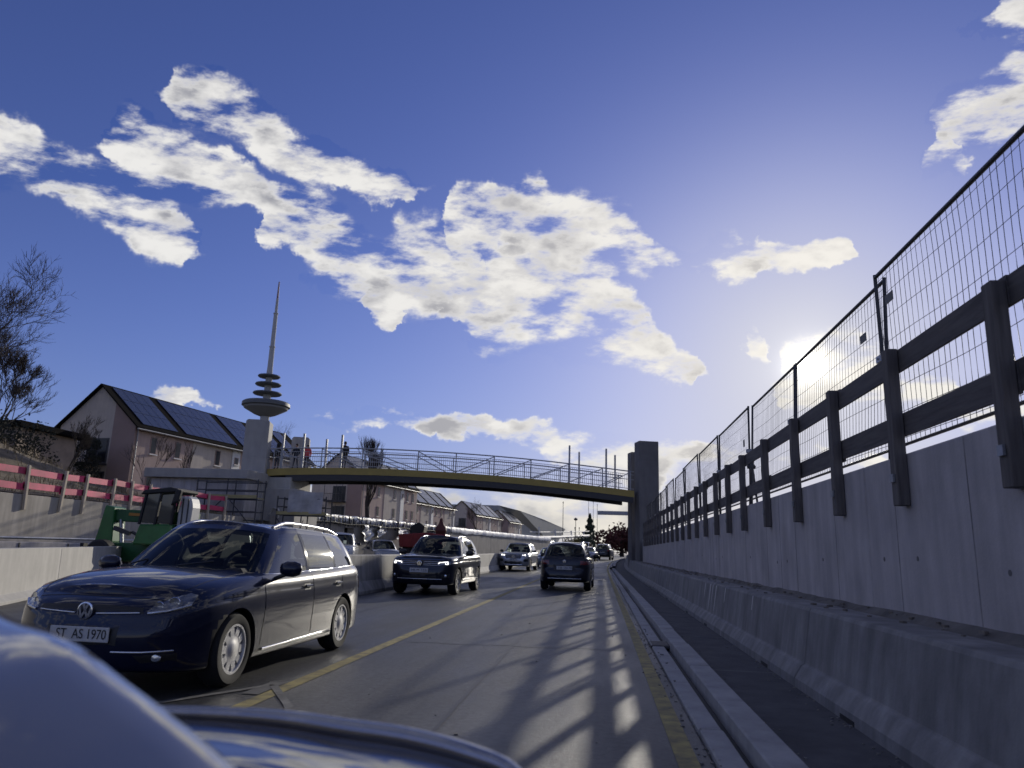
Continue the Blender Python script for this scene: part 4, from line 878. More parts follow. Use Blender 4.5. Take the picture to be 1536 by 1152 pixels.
MB().box(-16.6, -12.2, 22.25, 23.55, .55, 1.15).build('chassis', M_GRND, t, bevel=.04)
m = MB(); m.prism([(-16.75, .9), (-15.95, .9), (-15.9, 1.2), (-16.0, 2.3), (-16.4, 2.36), (-16.6, 1.4)], lambda p, q: (p[0], q, p[1]), 22.35, 23.0); m.build('boom_head', M_GRN, t, bevel=.03)
MB().beam((-16.3, 22.65, 2.05), (-12.6, 22.65, 1.98), .36, .40).build('boom', M_GRND, t, bevel=.03)
MB().beam((-15.4, 22.44, 2.08), (-14.4, 22.44, 2.06), .01, .09).build('boom_stripe', mat('orange_stripe', (.45, .2, .03), .5), t)
MB().tube((-15.75, 22.5, 1.9), (-15.6, 22.5, 1.15), .07, 8).build('hydraulic_ram', M_ZINC, t); MB().tube((-15.2, 22.5, 1.5), (-13.9, 22.5, 1.05), .05, 8).build('hydraulic_ram', M_STEELD, t)
MB().beam((-15.9, 22.4, 1.62), (-15.2, 22.4, 1.45), .12, .14).build('link_arm', M_STEELD, t)
for dz in (0,): 
    m = MB(); m.box(-17.0, -16.1, 22.1, 23.4, .82, .95); m.box(-17.1, -16.95, 22.2, 22.4, .7, 1.1); m.box(-17.1, -16.95, 23.1, 23.3, .7, 1.1); m.build('fork_carriage', M_BLACK, t)
# cab: frame, roof, panes
CB = [(-14.55, 1.1), (-14.35, 1.75), (-14.25, 2.70), (-12.95, 2.86), (-12.85, 1.9), (-12.9, 1.1)]
m = MB(); m.prism([CB[0], CB[1], (-13.0, 1.78), CB[5]], lambda p, q: (p[0], q, p[1]), 21.75, 22.9); m.build('cab_base', M_GRN, t, bevel=.05)
for a, c in (((-14.38, 1.75), (-14.22, 2.72)), ((-13.05, 1.75), (-12.98, 2.8)), ((-13.72, 1.75), (-13.6, 2.75))):
    for y in (21.80, 22.85): MB().beam((a[0], y, a[1]), (c[0], y, c[1]), .08, .08).build('cab_pillar', M_BLACK, t)
MB().prism([(-14.42, 2.70), (-12.88, 2.80), (-12.88, 2.90), (-13.2, 2.95), (-14.3, 2.84)], lambda p, q: (p[0], q, p[1]), 21.7, 22.95).build('cab_roof', M_BLACK, t, bevel=.03)
for a, c in ((-14.32, -13.72), (-13.64, -13.05)): MB().prism([(a, 1.8), (c, 1.8), (c + .07, 2.74), (a + .10, 2.70)], lambda p, q: (p[0], q, p[1]), 21.80, 21.82).build('cab_window', M_CABG, t)
MB().prism([(-14.36, 1.8), (-14.33, 1.8), (-14.22, 2.7), (-14.25, 2.7)], lambda p, q: (p[0], q, p[1]), 21.86, 22.8).build('cab_window', M_CABG, t)
m = MB(); m.prism([(-12.95, 1.35), (-12.42, 1.35), (-12.36, 2.4), (-12.5, 2.68), (-12.80, 2.70), (-12.95, 2.2)], lambda p, q: (p[0], q, p[1]), 21.9, 22.5); e = m.build('engine_cover', mat('machine_white', (.44, .44, .43), .5, var=.1, vscale=3), t, bevel=.08)
for q in (-12.72, -12.5): MB().box(q - .02, q + .02, 21.87, 21.905, 1.5, 2.6).build('panel_gap', M_STEELD, e)
for q in (-12.8, -12.55): MB().lathe([(.001, -.03), (.09, -.03), (.09, .02)], (q, 21.88, 1.62), 'y', 14).build('lamp', M_BLACK, e)
MB().prism([(-13.0, 2.35), (-12.7, 2.5), (-12.62, 2.85), (-12.85, 2.88)], lambda p, q: (p[0], q, p[1]), 21.55, 21.7).build('mirror', M_BLACK, t, bevel=.03)
MB().tube((-12.9, 21.62, 2.4), (-12.95, 21.9, 2.2), .02, 5).build('mirror_arm', M_BLACK, t)
t.scale = (.80, 1, .97); t.location.x = -14.48
# steel pipe rails lying on trestles left of the telehandler
t = thing('pipe_rail', 'thin steel pipe rail low in front of the left wall', 'rail', (-20, 24, 1.2)); MB().tube((-20.1, 15, 1.14), (-18.9, 29.5, 1.18), .05, 6).build('pipe', M_ZINC, t)
for y in (17, 22, 27): MB().tube((-20.1 + 1.2 * (y - 15) / 14.5, y, -.05), (-20.1 + 1.2 * (y - 15) / 14.5, y, 1.12), .03, 6).build('leg', M_STEELD, t)

# ------------------------------------------------------------------ red machine by the white-topped wall
M_RED = mat('machine_red', (.22, .015, .02), .45, var=.25, vscale=2)
t = thing('red_dumper', 'dark red site dumper with black skip frame left of the near SUV', 'dumper', (-15.2, 62, 0))
MB().prism([(-16.6, 1.25), (-13.2, 1.25), (-12.7, 2.35), (-14.2, 2.5), (-16.75, 2.3)], lambda p, q: (p[0], q, p[1]), 61.0, 63.0).build('body', M_RED, t, bevel=.06)
MB().box(-16.4, -13.3, 61.2, 62.8, .7, 1.25).build('chassis', M_BLACK, t, bevel=.04)
m = MB(); m.prism([(-15.9, 2.3), (-14.7, 2.45), (-14.6, 3.0), (-15.1, 3.35), (-15.8, 3.0)], lambda p, q: (p[0], q, p[1]), 61.3, 62.6); m.build('engine_block', M_BLACK, t, bevel=.05)
m = MB(); m.lathe([(.001, 2.3), (.4, 2.4), (.5, 2.7), (.42, 3.0), (.2, 3.3), (.12, 3.7), (.001, 3.75)], (-13.3, 61.8, 0), 'z', 14); m.build('hopper', mat('rust_brown', (.10, .03, .025), .7), t, smooth=30)
for x in (-16.0, -13.8):
    for y in (61.1, 62.9): m = MB(); wheel_simple(m, (x, y, .55), .55, .35); w = m.build('wheel', M_BLACK, t, smooth=35); MB().lathe([(.001, -.19), (.26, -.19), (.26, .19), (.001, .19)], (x, y, .55), 'y', 16).build('rim', M_RED, w)
for k in range(4): MB().box(-16.5 + .9 * k, -16.42 + .9 * k, 60.96, 61.0, 1.35, 2.25).build('rib', M_RED, t)

# ------------------------------------------------------------------ cars
def paint(name, col, metal=.35, rough=.32): return mat(name, col, rough, metal=metal, coat=.85, spec=.12)
P_NAVY = paint('navy_car_paint', (.003, .006, .026), 0., .28); P_DARK = paint('dark_blue_car_paint', (.003, .005, .014), 0., .28); P_SILV = paint('silver_car_paint', (.36, .37, .39), .7); P_WHITE = paint('white_car_paint', (.62, .62, .61), 0.); P_BLUE = paint('blue_car_paint', (.10, .14, .22), .5); P_BLK = paint('black_car_paint', (.006, .006, .008)); P_RED = paint('red_car_paint', (.25, .02, .02), .2)
M_CHROME = mat('chrome', (.62, .62, .63), .12, metal=1.); M_TRIM = mat('black_trim', (.012, .012, .013), .45); M_TYRE = mat('tyre', (.018, .018, .018), .85, var=.2, vscale=8)
M_ALLOY = mat('alloy', (.40, .40, .41), .35, metal=.7, var=.15, vscale=7); M_INT = mat('interior', (.018, .018, .02), .8); M_SEAT = mat('seat_fabric', (.03, .03, .033), .9)
M_LAMPD = mat('lamp_housing', (.16, .17, .19), .15, metal=.5, spec=.9, coat=1., var=.5, vscale=18); M_LAMPC = mat('lamp_reflector', (.55, .57, .60), .15, metal=.9); M_DRL = mat('daytime_light', (.8, .8, .8), .3, emit=(1, .98, .95, 2.5)); M_BEAM = mat('headlight_on', (.9, .9, .9), .3, emit=(1, .97, .9, 7.))
M_TAIL = mat('tail_lamp', (.13, .008, .010), .15, coat=1.); M_PLATE = mat('number_plate_white', (.55, .55, .54), .5); M_PTXT = mat('plate_lettering', (.015, .015, .017), .5); M_EUB = mat('plate_blue_band', (.02, .05, .30), .5)
def glass_mat(gain=1.9, tint=(.42, .46, .47)):
    m = bpy.data.materials.new('car_glass'); m.use_nodes = True; N, L = m.node_tree.nodes, m.node_tree.links; N.clear()
    o = N.new('ShaderNodeOutputMaterial'); mx = N.new('ShaderNodeMixShader'); fr = N.new('ShaderNodeFresnel'); fr.inputs[0].default_value = 1.52
    tr = N.new('ShaderNodeBsdfTransparent'); tr.inputs[0].default_value = (*tint, 1); gl = N.new('ShaderNodeBsdfGlossy'); gl.inputs['Roughness'].default_value = .015
    mu = N.new('ShaderNodeMath'); mu.operation = 'MULTIPLY_ADD'; mu.inputs[1].default_value = gain; mu.inputs[2].default_value = .0; mu.use_clamp = True
    L.new(fr.outputs[0], mu.inputs[0]); L.new(mu.outputs[0], mx.inputs[0]); L.new(tr.outputs[0], mx.inputs[1]); L.new(gl.outputs[0], mx.inputs[2]); L.new(mx.outputs[0], o.inputs[0]); return m
M_GLASS = glass_mat(); M_SCREEN = glass_mat(.75, (.55, .6, .6))
def boolean_cut(me, cutters):
    o = bpy.data.objects.new('tmp', me); COL.objects.link(o); cs = []
    for c in cutters:
        q = bpy.data.objects.new('cut', c); COL.objects.link(q); cs.append(q)
        md = o.modifiers.new('b', 'BOOLEAN'); md.operation = 'DIFFERENCE'; md.object = q; md.solver = 'EXACT'
    dg = bpy.context.evaluated_depsgraph_get(); dg.update(); out = bpy.data.meshes.new_from_object(o.evaluated_get(dg))
    for q in cs + [o]: bpy.data.objects.remove(q)
    return out

class Car:
    """Shell lofted from plan outline, front/side/rear sections and a greenhouse ring. x forward, y left, z up."""
    def __init__(s, name, label, cat, sp, body_mat, loc, rotz, group):
        s.sp = sp; s.t = thing(name, label, cat, loc, rotz, group); s.bm = body_mat
        s.shell(); s.cabin()
    def add(s, mb, name, mt, parent=None, smooth=None, bevel=0., fix=True): return mb.build(name, mt, parent or s.t, world=False, smooth=smooth, bevel=bevel, fix=fix)
    def shell(s):
        sp = s.sp; O = catmull(sp['outline'], 6); n = len(O); T = np.gradient(O, axis=0); T /= np.linalg.norm(T, axis=1)[:, None]; NR = np.stack([-T[:, 1], T[:, 0]], 1)
        NR[0] = (1, 0); NR[-1] = (-1, 0)
        if NR[n // 2][1] < 0: NR = -NR; NR[0] = (1, 0); NR[-1] = (-1, 0)
        F, S, R = (catmull(sp[k], 3) for k in ('front', 'side', 'rear')); K = len(F); zs = hermite(*zip(*sorted(sp['shoulder'])))
        top = S[-1][1]; wob = []
        col = np.zeros((n, K, 3))
        for i in range(n):
            nx = NR[i][0]; wf, wr = (nx * nx if nx > 0 else 0), (nx * nx if nx < 0 else 0); ws = 1 - wf - wr
            for k in range(K):
                f = max(0, (k / (K - 1) - .35) / .65); zsd = S[k][1] + (zs(O[i][0]) - top) * f * f * (3 - 2 * f)
                ins = wf * F[k][0] + ws * S[k][0] + wr * R[k][0]; z = wf * F[k][1] + ws * zsd + wr * R[k][1]
                col[i, k] = (O[i][0] - NR[i][0] * ins, max(0, O[i][1] - NR[i][1] * ins), z)
        M = 14; V, Fc = [], []; idx = {}
        def vid(key, p):
            if key not in idx: idx[key] = len(V); V.append(tuple(map(float, p)))
            return idx[key]
        def P(i, k, sd): p = col[i, k]; return vid((i, k, sd), (p[0], p[1] * sd, p[2]))
        for sd in (1, -1):
            for i in range(n - 1):
                for k in range(K - 1):
                    q = [P(i, k, sd), P(i + 1, k, sd), P(i + 1, k + 1, sd), P(i, k + 1, sd)]; Fc.append(q if sd > 0 else q[::-1])
        cr = hermite(*zip(*sorted(sp['crown'])))
        def row(i, j, k):   # j 0..M from left to right
            p = col[i, k]; 
            if j == 0: return P(i, k, 1)
            if j == M: return P(i, k, -1)
            q = 1 - 2 * j / M; z = p[2]
            if k == K - 1: z += cr(p[0]) * (1 - abs(q) ** 2.6) * min(1, p[1] / .45) + .010 * math.exp(-((abs(q) - .70) / .10) ** 2) * min(1, p[1] / .4) * (1 if p[0] > sp['cowl'] - .3 else 0)
            return vid((i, k, 'r', j), (p[0], p[1] * q, z))
        for k, flip in ((K - 1, False), (0, True)):
            for i in range(n - 1):
                for j in range(M): q = [row(i, j, k), row(i + 1, j, k), row(i + 1, j + 1, k), row(i, j + 1, k)]; Fc.append(q if not flip else q[::-1])
        me = bpy.data.meshes.new('shell'); me.from_pydata(V, [], Fc); bm = bmesh.new(); bm.from_mesh(me)
        bmesh.ops.remove_doubles(bm, verts=bm.verts, dist=1e-4); bmesh.ops.dissolve_degenerate(bm, dist=1e-5, edges=bm.edges); bmesh.ops.recalc_face_normals(bm, faces=bm.faces); bm.to_mesh(me); bm.free()
        s.col = col; wr = sp['wheel_r'] + sp.get('arch_gap', .045); cut = []
        for ax in sp['axles']:
            for sd in (1, -1):
                y0, y1 = sd * (sp['half_w'] - .34), sd * (sp['half_w'] + .2); c = MB(); c.lathe([(wr, min(y0, y1)), (wr, max(y0, y1))], (ax, 0, sp['wheel_r'] - .01), 'y', 40); cut.append(c.mesh('c', M_TRIM))
        me2 = boolean_cut(me, cut); me2.materials.clear()
        for mt in (s.bm, M_TRIM, M_INT): me2.materials.append(mt)
        for f in me2.polygons:
            c = f.center; mi = 0
            for ax in sp['axles']:
                d = math.hypot(c.x - ax, c.z - sp['wheel_r'] + .01)
                if abs(d - wr) < .025 and abs(c.y) < sp['half_w'] - .02 or (d < wr and abs(c.y) < sp['half_w'] - .30): mi = 1
            if f.normal.z < -.7 and c.z < .4: mi = 1
            if sp['cab'][0] < c.x < sp['cab'][1] and f.normal.z > .8 and abs(c.y) < sp['half_w'] - .19: mi = 2
            f.material_index = mi
        me2.name = 'body'; me2.shade_smooth(); me2.set_sharp_from_angle(angle=rad(38))
        s.body = link('body', me2, s.t); bm = bmesh.new(); bm.from_mesh(me2); s.bvh = BVHTree.FromBMesh(bm); bm.free()
    def cabin(s):
        sp = s.sp; C = sp['ring']; names = [c[6] for c in C]; P = np.array([c[:6] for c in C], float); sub = 5; Q = catmull(P, sub); n = len(Q)
        V0, V1 = sp.get('vwin', (.05, .88)); vl = [0, V0, .25, .5, .72, V1, .95, 1.0]; bulge = sp.get('bulge', .025)
        def pt(i, v, sd, push=0.):
            q = Q[i]; b = q[:3]; t = q[3:]; p = b + (t - b) * v; bl = bulge * 4 * v * (1 - v); a = max(0, i - 1); c = min(n - 1, i + 1); tg = Q[c][:2] - Q[a][:2]; L = np.hypot(*tg); nn = np.array([-tg[1], tg[0]]) / (L if L > 1e-9 else 1)
            if nn[0] * (Q[i][0] - sp['cab_c']) + nn[1] * Q[i][1] < 0: nn = -nn
            if i == 0: nn = np.array([1., 0]) 
            if i == n - 1: nn = np.array([-1., 0])
            return (p[0] + nn[0] * (bl + push), (p[1] + nn[1] * (bl + push)) * sd if 0 < i < n - 1 else 0., p[2] + bl * .2)
        frame = MB(); panes = {}; pill = MB()
        for sd in (1, -1):
            for i in range(n - 1):
                nm = names[i // sub]
                for a, b in zip(vl[:-1], vl[1:]):
                    q = [pt(i, a, sd), pt(i + 1, a, sd), pt(i + 1, b, sd), pt(i, b, sd)]; q = q if sd > 0 else q[::-1]
                    inside = V0 - 1e-6 <= a and b <= V1 + 1e-6
                    if inside and nm not in ('p', 'k'):
                        key = nm if nm in ('windscreen', 'rear_window') else (nm, sd); panes.setdefault(key, MB()).add(q, [(0, 1, 2, 3)])
                    elif inside and nm == 'k': pill.add(q, [(0, 1, 2, 3)])
                    else: frame.add(q, [(0, 1, 2, 3)], 1 if (a < V0) else 0)
        M = 12; rc = sp['roof_crown']
        for i in range(n - 1):
            for j in range(M):
                def rp(ii, jj):
                    p = pt(ii, 1.0, 1); q = 1 - 2 * jj / M; return (p[0], p[1] * q, p[2] + rc * (1 - abs(q) ** 2.4) * min(1, p[1] / .35))
                frame.add([rp(i, j), rp(i + 1, j), rp(i + 1, j + 1), rp(i, j + 1)], [(0, 1, 2, 3)])
        def weld(me):
            bm = bmesh.new(); bm.from_mesh(me); bmesh.ops.remove_doubles(bm, verts=bm.verts, dist=2e-4); bmesh.ops.dissolve_degenerate(bm, dist=1e-5, edges=bm.edges); bmesh.ops.recalc_face_normals(bm, faces=bm.faces); bm.to_mesh(me); bm.free(); me.shade_smooth(); me.set_sharp_from_angle(angle=rad(50)); return me
        s.cab = link('cabin_frame', weld(frame.mesh('cabin_frame', [s.bm, M_TRIM], fix=False)), s.t)
        bm = bmesh.new(); bm.from_mesh(s.cab.data)
        for key, mb in panes.items():
            me = weld(mb.mesh('pane', M_SCREEN if isinstance(key, str) else M_GLASS, fix=False)); link(key if isinstance(key, str) else key[0], me, s.t); bm.from_mesh(me)
        if pill.v: link('pillar', weld(pill.mesh('pillar', mat('gloss_black', (.01, .01, .011), .06), fix=False)), s.t)
        s.cbvh = BVHTree.FromBMesh(bm); bm.free(); s.pt = pt; s.Q = Q; s.n = n
    # ---- things laid on the skin
    def hit(s, o, d, cab=False):
        h = (s.cbvh if cab else s.bvh).ray_cast(Vector(o), Vector(d).normalized()); return h
    def proj(s, p, d, off, cab=False):
        h = s.hit(Vector(p) - Vector(d).normalized() * 1.5, d, cab)
        if h[0] is None: return None
        nn = h[1] if h[1].dot(Vector(d)) < 0 else -h[1]; return h[0] + nn * off
    def patch(s, poly, d, off, name, mt, parent=None, depth=.02, cab=False, rings=4, dense=3):
        pts = []
        for i in range(len(poly)):
            a, b = Vector(poly[i]), Vector(poly[(i + 1) % len(poly)])
            for k in range(dense): pts.append(a.lerp(b, k / dense))
        c = sum(pts, Vector()) / len(pts); n = len(pts); V = []
        for r in range(rings + 1):
            f = 1 - r / rings
            for p in (pts if r < rings else [c]):
                q = s.proj(c + (p - c) * f, d, off, cab)
                if q is None: q = Vector(c + (p - c) * f)
                V.append(q)
        m = MB(); fs = []
        for r in range(rings - 1):
            for i in range(n): fs.append((r * n + i, r * n + (i + 1) % n, (r + 1) * n + (i + 1) % n, (r + 1) * n + i))
        for i in range(n): fs.append(((rings - 1) * n + i, (rings - 1) * n + (i + 1) % n, rings * n))
        dd = Vector(d).normalized() * depth; o = len(V); V += [V[i] + dd for i in range(n)]
        for i in range(n): fs.append((i, (i + 1) % n, o + (i + 1) % n, o + i))
        m.add(V, fs); return s.add(m, name, mt, parent, smooth=40)
    def line(s, pts, d, r, off, name, mt, parent=None, cab=False, n=6, dense=6):
        out = []
        for a, b in zip(pts[:-1], pts[1:]):
            for k in range(dense): 
                q = s.proj(Vector(a).lerp(Vector(b), k / dense), d, off, cab)
                if q is not None: out.append(q)
        q = s.proj(pts[-1], d, off, cab)
        if q is not None: out.append(q)
        if len(out) < 2: return None
        return s.add(MB().path(out, r, n), name, mt, parent, smooth=60)
    def wheels(s, kind, rim_mat=None, detail=True):
        sp = s.sp; r, w = sp['wheel_r'], sp.get('wheel_w', .205); rim_mat = rim_mat or M_ALLOY; rr = r * .66
        ty = MB(); ty.lathe([(rr, -w / 2 + .01), (rr + .02, -w / 2), (r - .03, -w / 2), (r - .008, -w / 2 + .03), (r, -w / 4), (r, w / 4), (r - .008, w / 2 - .03), (r - .03, w / 2), (rr + .02, w / 2), (rr, w / 2 - .01), (rr - .01, 0)], (0, 0, 0), 'y', 40, closed=True); tm = ty.mesh('tyre', M_TYRE, smooth=40)
        rm = MB(); rm.lathe([(rr + .004, w / 2 - .005), (rr - .015, w / 2 - .006), (rr - .025, w / 2 - .03), (rr - .03, -.02), (rr + .004, -.02)], (0, 0, 0), 'y', 40, closed=True)
        yo = w / 2 - .022
        if kind == 'cover':   # dished cover: petals with oval slots between them near the edge
            rm.lathe([(.001, yo + .012), (.055, yo + .012), (.07, yo + .004), (rr * .60, yo + .002), (rr * .60, yo - .02), (.001, yo - .02)], (0, 0, 0), 'y', 36)
            for k in range(10):
                a = 2 * math.pi * k / 10; wi, wo = .30, .15
                poly = [(rr * .57, a - .30), (rr * .75, a - .20), (rr * .97, a - .19), (rr * .97, a + .19), (rr * .75, a + .20), (rr * .57, a + .30)]
                rm.prism([(p[0] * math.cos(p[1]), p[0] * math.sin(p[1])) for p in poly], lambda p, q: (p[0], q, p[1]), yo - .02, yo + .004)
        else:
            rm.lathe([(.001, yo + .0), (.06, yo), (.075, yo - .03), (.001, yo - .03)], (0, 0, 0), 'y', 20)
            for k in range(5):
                for e in (-.13, .13):
                    a = 2 * math.pi * k / 5 + e; a2 = 2 * math.pi * k / 5 + e * 1.25; p, q = Vector((.05 * math.cos(a), yo - .02, .05 * math.sin(a))), Vector((rr * .97 * math.cos(a2), yo - .012, rr * .97 * math.sin(a2))); rm.beam(p, q, .035, .03, up=(0, 1, 0))
        rme = rm.mesh('rim', rim_mat, smooth=35)
        bk = MB(); bk.lathe([(.001, -.01), (rr - .02, -.01), (rr - .02, .0), (.001, .0)], (0, 0, 0), 'y', 30); bk.lathe([(.001, .0), (.13, .0), (.13, .03), (.001, .03)], (0, 0, 0), 'y', 24); bme = bk.mesh('brake', M_TRIM)
        for ax in sp['axles']:
            for sd in (1, -1):
                t = link('wheel', tm, s.t); t.location = (ax, sd * (sp['half_w'] - w / 2 - .022), r); t.rotation_euler = (0, .4 * ax, 0) if sd > 0 else (0, .3, math.pi)
                link('rim', rme, t); link('brake_disc', bme, t)
    def seats(s, xs, zt, hw=.36):
        for x in xs:
            for y in (hw, -hw):
                m = MB(); m.obox((x, y, zt - .42), (.06, 0, .02), (0, .23, 0), (-.08, 0, .26)); st = s.add(m, 'seat', M_SEAT, bevel=.05)
                m = MB(); m.obox((x - .10, y, zt - .06), (.045, 0, 0), (0, .125, 0), (-.01, 0, .085)); s.add(m, 'headrest', M_SEAT, st, bevel=.04)
    def mirror(s, x, z, y, col):
        for sd in (1, -1):
            m = MB(); m.lathe([(.001, -.115), (.045, -.10), (.068, -.04), (.07, .04), (.05, .10), (.001, .118)], (0, 0, 0), 'y', 16)
            o = s.add(m, 'door_mirror', col, smooth=180); o.location = (x, sd * (y + .10), z); o.scale = (.9, 1, 1.12)
            s.add(MB().beam((x + .0, sd * (y - .06), z - .10), (x, sd * (y + .06), z - .05), .07, .035), 'mirror_arm', M_TRIM, bevel=.01)
    def plate(s, x, z, txt, front=True, w=.52, h=.115):
        sg = 1 if front else -1; X = sg * x
        p = s.add(MB().box(X - .006, X + .006, -w / 2, w / 2, z - h / 2, z + h / 2), 'number_plate', M_PLATE, bevel=.004)
        s.add(MB().box(X + sg * .0062 - .0008, X + sg * .0062 + .0008, (w / 2 - .045 if not front else w / 2 - .045) if not front else -w / 2 + .003, w / 2 - .003 if not front else -w / 2 + .045, z - h / 2 + .004, z + h / 2 - .004), 'country_band', M_EUB, p) if False else None
        me = text_mesh(txt, .105, 'lettering', M_PTXT, .001); o = link('lettering', me, p)
        # text x axis must read left to right for a viewer in front of (or behind) the car
        o.matrix_local = Matrix.Translation((X + sg * .0085, .02 * (1 if front else -1), z)) @ (Matrix(((0, 0, 1, 0), (1, 0, 0, 0), (0, 1, 0, 0), (0, 0, 0, 1))) if front else Matrix(((0, 0, -1, 0), (-1, 0, 0, 0), (0, 1, 0, 0), (0, 0, 0, 1))))
        o.scale = (w * .86 / max(.01, me_width(me)),) * 1 + (1.0, 1.0) if False else (w * .84 / max(.01, me_width(me)), 1.0, 1.0)
        return p
    def vw(s, x, z, r, front=True, y=0.):
        sg = 1 if front else -1; X = sg * x; m = MB()
        m.lathe([(r * .86, -.006), (r, -.004), (r, .006), (r * .86, .008)], (X, y, z), 'x', 32, closed=True)
        def st(a, b): m.beam((X, y + a[0] * r, z + a[1] * r), (X, y + b[0] * r, z + b[1] * r), .016 * r / .06, .010, up=(1, 0, 0))
        for k in (1, -1):
            st((.36 * k, .80), (0, .12)); st((.80 * k, .42), (.40 * k, -.74)); st((.40 * k, -.74), (0, .02))
        return s.add(m, 'emblem', M_CHROME, bevel=0)
def me_width(me):
    xs = [v.co.x for v in me.vertices]; return (max(xs) - min(xs)) if xs else 1.

# sections: (inset, height), ten levels from sill to shoulder
GOLF = dict(half_w=.90, wheel_r=.318, axles=(1.41, -1.22), cowl=1.1, cab=(-2.05, 1.0), cab_c=-.4,
    outline=[(2.28, 0), (2.265, .30), (2.19, .56), (2.03, .755), (1.78, .855), (1.35, .893), (.5, .90), (-.5, .90), (-1.22, .893), (-1.7, .868), (-2.02, .79), (-2.18, .66), (-2.25, .40), (-2.28, 0)],
    front=[(.17, .20), (.06, .215), (.02, .29), (.0, .40), (.0, .50), (.02, .585), (.035, .65), (.06, .70), (.12, .75), (.22, .795)],
    side=[(.10, .19), (.035, .205), (.018, .28), (.012, .40), (.004, .52), (.0, .64), (.005, .735), (.014, .78), (.030, .85), (.078, .915)],
    rear=[(.15, .24), (.05, .26), (.01, .36), (.0, .48), (.01, .58), (.04, .64), (.05, .72), (.06, .80), (.075, .90), (.10, .97)],
    shoulder=[(-2.28, 1.0), (-1.5, .985), (-.6, .965), (.3, .945), (.9, .935), (1.3, .905), (1.7, .86), (2.0, .815), (2.28, .78)],
    crown=[(-2.28, .03), (-1, .02), (.6, .03), (1.1, .085), (1.6, .10), (2.0, .075), (2.28, .02)], roof_crown=.045,
    ring=[(1.16, 0, .985, .42, 0, 1.435, 'windscreen'), (1.12, .32, .975, .40, .28, 1.43, 'windscreen'), (.98, .60, .95, .32, .48, 1.415, 'windscreen'), (.86, .70, .93, .24, .545, 1.40, 'p'),
          (.70, .775, .92, .10, .575, 1.40, 'side_window'), (.25, .80, .925, -.02, .59, 1.415, 'side_window'), (-.18, .808, .935, -.22, .60, 1.42, 'k'), (-.29, .81, .935, -.32, .60, 1.42, 'side_window'), (-1.05, .80, .955, -1.0, .59, 1.405, 'k'), (-1.13, .795, .955, -1.08, .59, 1.40, 'side_window'),
          (-1.78, .75, .975, -1.58, .56, 1.375, 'p'), (-2.0, .67, .98, -1.78, .51, 1.36, 'rear_window'), (-2.12, .36, .98, -1.88, .28, 1.37, 'rear_window'), (-2.15, 0, .98, -1.9, 0, 1.375, 'rear_window')])
SUV = dict(half_w=.92, wheel_r=.355, wheel_w=.235, arch_gap=.055, axles=(1.36, -1.32), cowl=1.0, cab=(-1.95, .95), cab_c=-.5,
    outline=[(2.24, 0), (2.23, .34), (2.18, .62), (2.04, .80), (1.80, .885), (1.35, .915), (.5, .92), (-.5, .92), (-1.3, .915), (-1.75, .885), (-2.03, .81), (-2.17, .68), (-2.23, .40), (-2.25, 0)],
    front=[(.16, .27), (.06, .29), (.02, .38), (.0, .50), (.0, .62), (.015, .72), (.03, .80), (.06, .88), (.12, .935), (.24, .98)],
    side=[(.12, .27), (.04, .285), (.015, .36), (.01, .50), (.008, .62), (.0, .75), (.004, .87), (.018, .91), (.03, .985), (.08, 1.05)],
    rear=[(.16, .30), (.05, .32), (.0, .42), (.0, .55), (.02, .65), (.045, .72), (.05, .82), (.06, .92), (.075, 1.0), (.11, 1.09)],
    shoulder=[(-2.25, 1.10), (-1.5, 1.09), (-.6, 1.075), (.3, 1.06), (.9, 1.05), (1.3, 1.03), (1.7, 1.0), (2.0, .985), (2.24, .965)],
    crown=[(-2.25, .03), (-1, .02), (.6, .03), (1.0, .06), (1.5, .075), (1.95, .05), (2.24, .02)], roof_crown=.05,
    ring=[(1.02, 0, 1.08, .40, 0, 1.59, 'windscreen'), (.98, .34, 1.075, .38, .30, 1.585, 'windscreen'), (.86, .62, 1.06, .31, .52, 1.57, 'windscreen'), (.74, .73, 1.045, .22, .59, 1.55, 'p'),
          (.60, .80, 1.04, .08, .62, 1.55, 'side_window'), (.20, .82, 1.045, -.02, .635, 1.56, 'side_window'), (-.20, .828, 1.05, -.24, .645, 1.565, 'k'), (-.31, .83, 1.05, -.34, .645, 1.565, 'side_window'), (-1.10, .815, 1.065, -1.02, .635, 1.55, 'k'), (-1.18, .81, 1.065, -1.10, .63, 1.545, 'side_window'),
          (-1.70, .77, 1.08, -1.50, .60, 1.52, 'p'), (-1.98, .69, 1.09, -1.74, .55, 1.50, 'rear_window'), (-2.10, .38, 1.09, -1.86, .30, 1.515, 'rear_window'), (-2.13, 0, 1.09, -1.88, 0, 1.52, 'rear_window')])
def scaled(sp, fx=1., fy=1., fz=1.):
    q = dict(sp); q['half_w'] = sp['half_w'] * fy; q['axles'] = tuple(a * fx for a in sp['axles']); q['cowl'] = sp['cowl'] * fx; q['cab'] = tuple(a * fx for a in sp['cab'])
    q['outline'] = [(x * fx, y * fy) for x, y in sp['outline']]
    for k in ('front', 'side', 'rear'): q[k] = [(i, z * fz) for i, z in sp[k]]
    q['shoulder'] = [(x * fx, z * fz) for x, z in sp['shoulder']]; q['crown'] = [(x * fx, z) for x, z in sp['crown']]
    q['ring'] = [(a * fx, b * fy, c * fz, d * fx, e * fy, f * fz, g) for a, b, c, d, e, f, g in sp['ring']]; return q
FR, LF = (-1, 0, 0), None
def sides(): return (1, -1)

